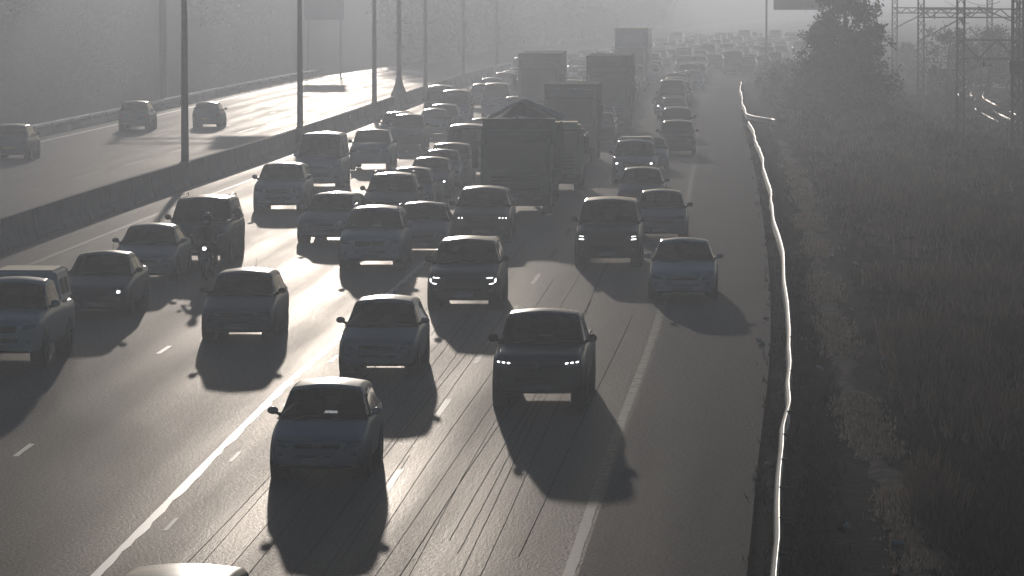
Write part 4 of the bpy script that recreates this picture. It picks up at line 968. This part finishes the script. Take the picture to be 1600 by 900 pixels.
M['dark_glass'] = plain('tinted_lorry_glass', (.015, .017, .018), .08, spec=.6, coat=1)
PAINT['slate'] = plain('slate_lorry_paint', (.11, .19, .16), .6, var=.2, scale=2)
PAINT['boxside'] = plain('weathered_box_side', (.09, .095, .10), .85, spec=.12, var=.3, scale=1.2)
M['tarp'] = plain('grey_tarpaulin', (.045, .05, .05), .7, var=.3, scale=2)
def put(px, Z): return (px - 800) * Z / F
lorry(161, put(806, 161), 'big dark tipper lorry with a humped covered load, nearest of the lorries', 'slate', ch=2.95, body='tipper', bh=3.3, bl=6.5, bcol='slate', tarp=.65, name='tipper_lorry')
lorry(181, put(866, 181), 'green cabbed light lorry peeping out right behind the tipper', 'green', ch=2.75, cw=2.15, body='tipper', bh=2.4, bl=5, bw=2.2, bcol='grey')
lorry(213, put(890, 213), 'third lorry with a beaded row of lamps along its cab roof', 'grey', ch=3.45, body='box', bh=3.65, bl=7, bcol='boxside', roof_lamps=True, bw=2.5)
lorry(262, put(950, 262), 'tall grey box lorry on the right of the two tallest', 'grey', ch=3.7, body='box', bh=4.35, bl=11, bcol='boxside', bw=2.6)
lorry(279, put(841, 279), 'tall grey box lorry on the left, beside the median queue', 'grey', ch=3.75, body='box', bh=4.25, bl=11, bcol='boxside', bw=2.6)
lorry(372, put(985, 372), 'farthest tall lorry with a gleaming white roof, deep in haze', 'white', ch=3.6, body='box', bh=4.9, bl=11, bcol='silver', bw=2.7)

# ------------------------------------------------------------------ motorcycles and riders
def motorcycle(X, Y, lab_m, lab_p, rider_col, yaw=0):
    rz = -heading(Y) + yaw; root = empty('motorcycle', (X, Y, EL(Y) + .006), rz)
    for n_, yy_ in (('wheel', -.72), ('wheel', .70)):
        m_ = MB(); m_.lathe_x([(-.05, .22), (-.06, .28), (-.03, .32), (.03, .32), (.06, .28), (.05, .22)], (0, 0, 0), 24); o = m_.build('wheel', M['tyre'], root, True, (0, yy_, .32))
        m_ = MB(); m_.lathe_x([(-.04, .225), (.04, .225), (.05, .05), (-.05, .05)], (0, 0, 0), 20); m_.build('rim', M['rim'], o, True)
    m_ = MB(); m_.tube([(0, -.55, .9), (0, -.25, .78), (0, .1, .66), (0, .45, .70)], [.09, .16, .14, .07], 10); m_.box(-.16, .16, -.25, .25, .30, .62, .05); m_.tube([(0, .7, .32), (0, .15, .42)], .04, 6); m_.build('frame', M['plastic'], root, True)
    m_ = MB(); m_.ball((0, -.12, .86), (.15, .27, .12), 12); m_.build('fuel_tank', PAINT['red'], root, True)
    m_ = MB(); m_.ball((0, -.62, .92), (.19, .16, .17), 12); fa = m_.build('fairing', PAINT['dark'], root, True)
    m_ = MB(); m_.ball((0, -.76, .90), (.055, .03, .05), 12); m_.build('headlight', M['lit'], fa, True)
    m_ = MB()
    for s in (-1, 1): m_.tube([(s * .09, -.72, .32), (s * .09, -.55, .95)], .026, 6)
    m_.build('fork', M['chrome'], root)
    m_ = MB(); m_.tube([(-.40, -.38, 1.02), (-.2, -.5, 1.03), (.2, -.5, 1.03), (.40, -.38, 1.02)], .018, 6); hb = m_.build('handlebar', M['plastic'], root)
    for s in (-1, 1): m_ = MB(); m_.tube([(s * .3, -.45, 1.03), (s * .36, -.5, 1.2)], .008, 5); m_.ball((s * .38, -.5, 1.24), (.07, .02, .045), 10); m_.build('mirror', M['chrome'], hb, True)
    m_ = MB(); m_.box(-.15, .15, .12, .82, .74, .84, .04); m_.build('saddle', M['seat'], root)
    m_ = MB(); m_.box(-.1, .1, -.785, -.775, .62, .72); m_.build('number_plate', M['plate'], fa)
    tag(root, lab_m, 'motorcycle', 'motorcycles between the lanes')
    # the rider: one skinned body, seated, hands on the grips, feet on the pegs
    V = [(0, .30, .92), (0, .24, 1.12), (0, .16, 1.34), (0, .12, 1.46), (0, .08, 1.58), (0, .06, 1.70)]; Rd = [.17, .17, .19, .10, .07, .10]; E_ = [(0, 1), (1, 2), (2, 3), (3, 4), (4, 5)]
    def chain(a, pts, rr):
        p = a
        for q, r_ in zip(pts, rr): V.append(q); Rd.append(r_); E_.append((p, len(V) - 1)); p = len(V) - 1
        return p
    for s in (-1, 1):
        h = chain(2, [(s * .19, .14, 1.38), (s * .34, -.06, 1.16), (s * .36, -.32, 1.06)], [.075, .055, .042])
        for k in range(4): chain(h, [(s * (.31 + .028 * k), -.41, 1.065), (s * (.31 + .028 * k), -.435, 1.03), (s * (.31 + .028 * k), -.405, 1.005)], [.013, .011, .009])
        chain(h, [(s * .30, -.36, 1.02), (s * .30, -.40, 1.0)], [.013, .010])
        chain(0, [(s * .13, .22, .88), (s * .24, -.12, .84), (s * .20, .16, .44), (s * .20, -.0, .36)], [.105, .075, .055, .045])
    me = bpy.data.meshes.new('person'); me.from_pydata(V, E_, []); o = link('person', me, None, root.location, (0, 0, rz)); me.materials.append(rider_col)
    md = o.modifiers.new('skin', 'SKIN'); md.use_smooth_shade = True
    for i, r_ in enumerate(Rd): me.skin_vertices[0].data[i].radius = (r_, r_ * (.8 if i in (1, 2) else 1))
    me.skin_vertices[0].data[0].use_root = True; sb = o.modifiers.new('sub', 'SUBSURF'); sb.levels = sb.render_levels = 1
    m_ = MB(); m_.ball((0, .05, 1.70), (.135, .155, .155), 16); he = m_.build('helmet', PAINT['white'], o, True)
    m_ = MB(); v = []; f = []
    for j in range(5):
        for i in range(9):
            a = R(-70 + 140 * i / 8); b = R(-18 + 44 * j / 4); v.append((.138 * math.sin(a) * math.cos(b), .05 - .16 * math.cos(a) * math.cos(b), 1.69 + .157 * math.sin(b)))
    for j in range(4):
        for i in range(8): f.append((j*9+i, j*9+i+1, j*9+i+10, j*9+i+9))
    link('visor', mesh('visor', v, f, M['dark_glass'], True), he)
    tag(o, lab_p, 'person', 'motorcycle riders')
X, Y = unp(322, 440); motorcycle(X, Y + .7, 'dark motorcycle with lit headlamp in front of the tall black SUV', 'rider in dark jacket and helmet seated on the motorcycle before the black SUV', M['seat'])
X, Y = unp(1029, 188); motorcycle(X, Y + .7, 'hazy motorcycle riding beside the right row of cars', 'hazy rider in dark clothes on the motorcycle beside the right row', M['seat'])
# ------------------------------------------------------------------ haze
m, t, p = mat('haze_air'); t.nodes.remove(p); pv = t.nodes.new('ShaderNodeVolumePrincipled')
pv.inputs['Color'].default_value = (.79, .87, 1, 1); pv.inputs['Density'].default_value = HAZE_DENSITY; pv.inputs['Anisotropy'].default_value = HAZE_G
pv.inputs['Density Attribute'].default_value = ''
t.links.new(pv.outputs[0], t.nodes['Material Output'].inputs['Volume'])
try: m.cycles.homogeneous_volume = True
except Exception: pass
m_ = MB(); m_.box(-2650, 3050, -230, 2640, -3, 19)
tag(m_.build('haze', m), kind='stuff')
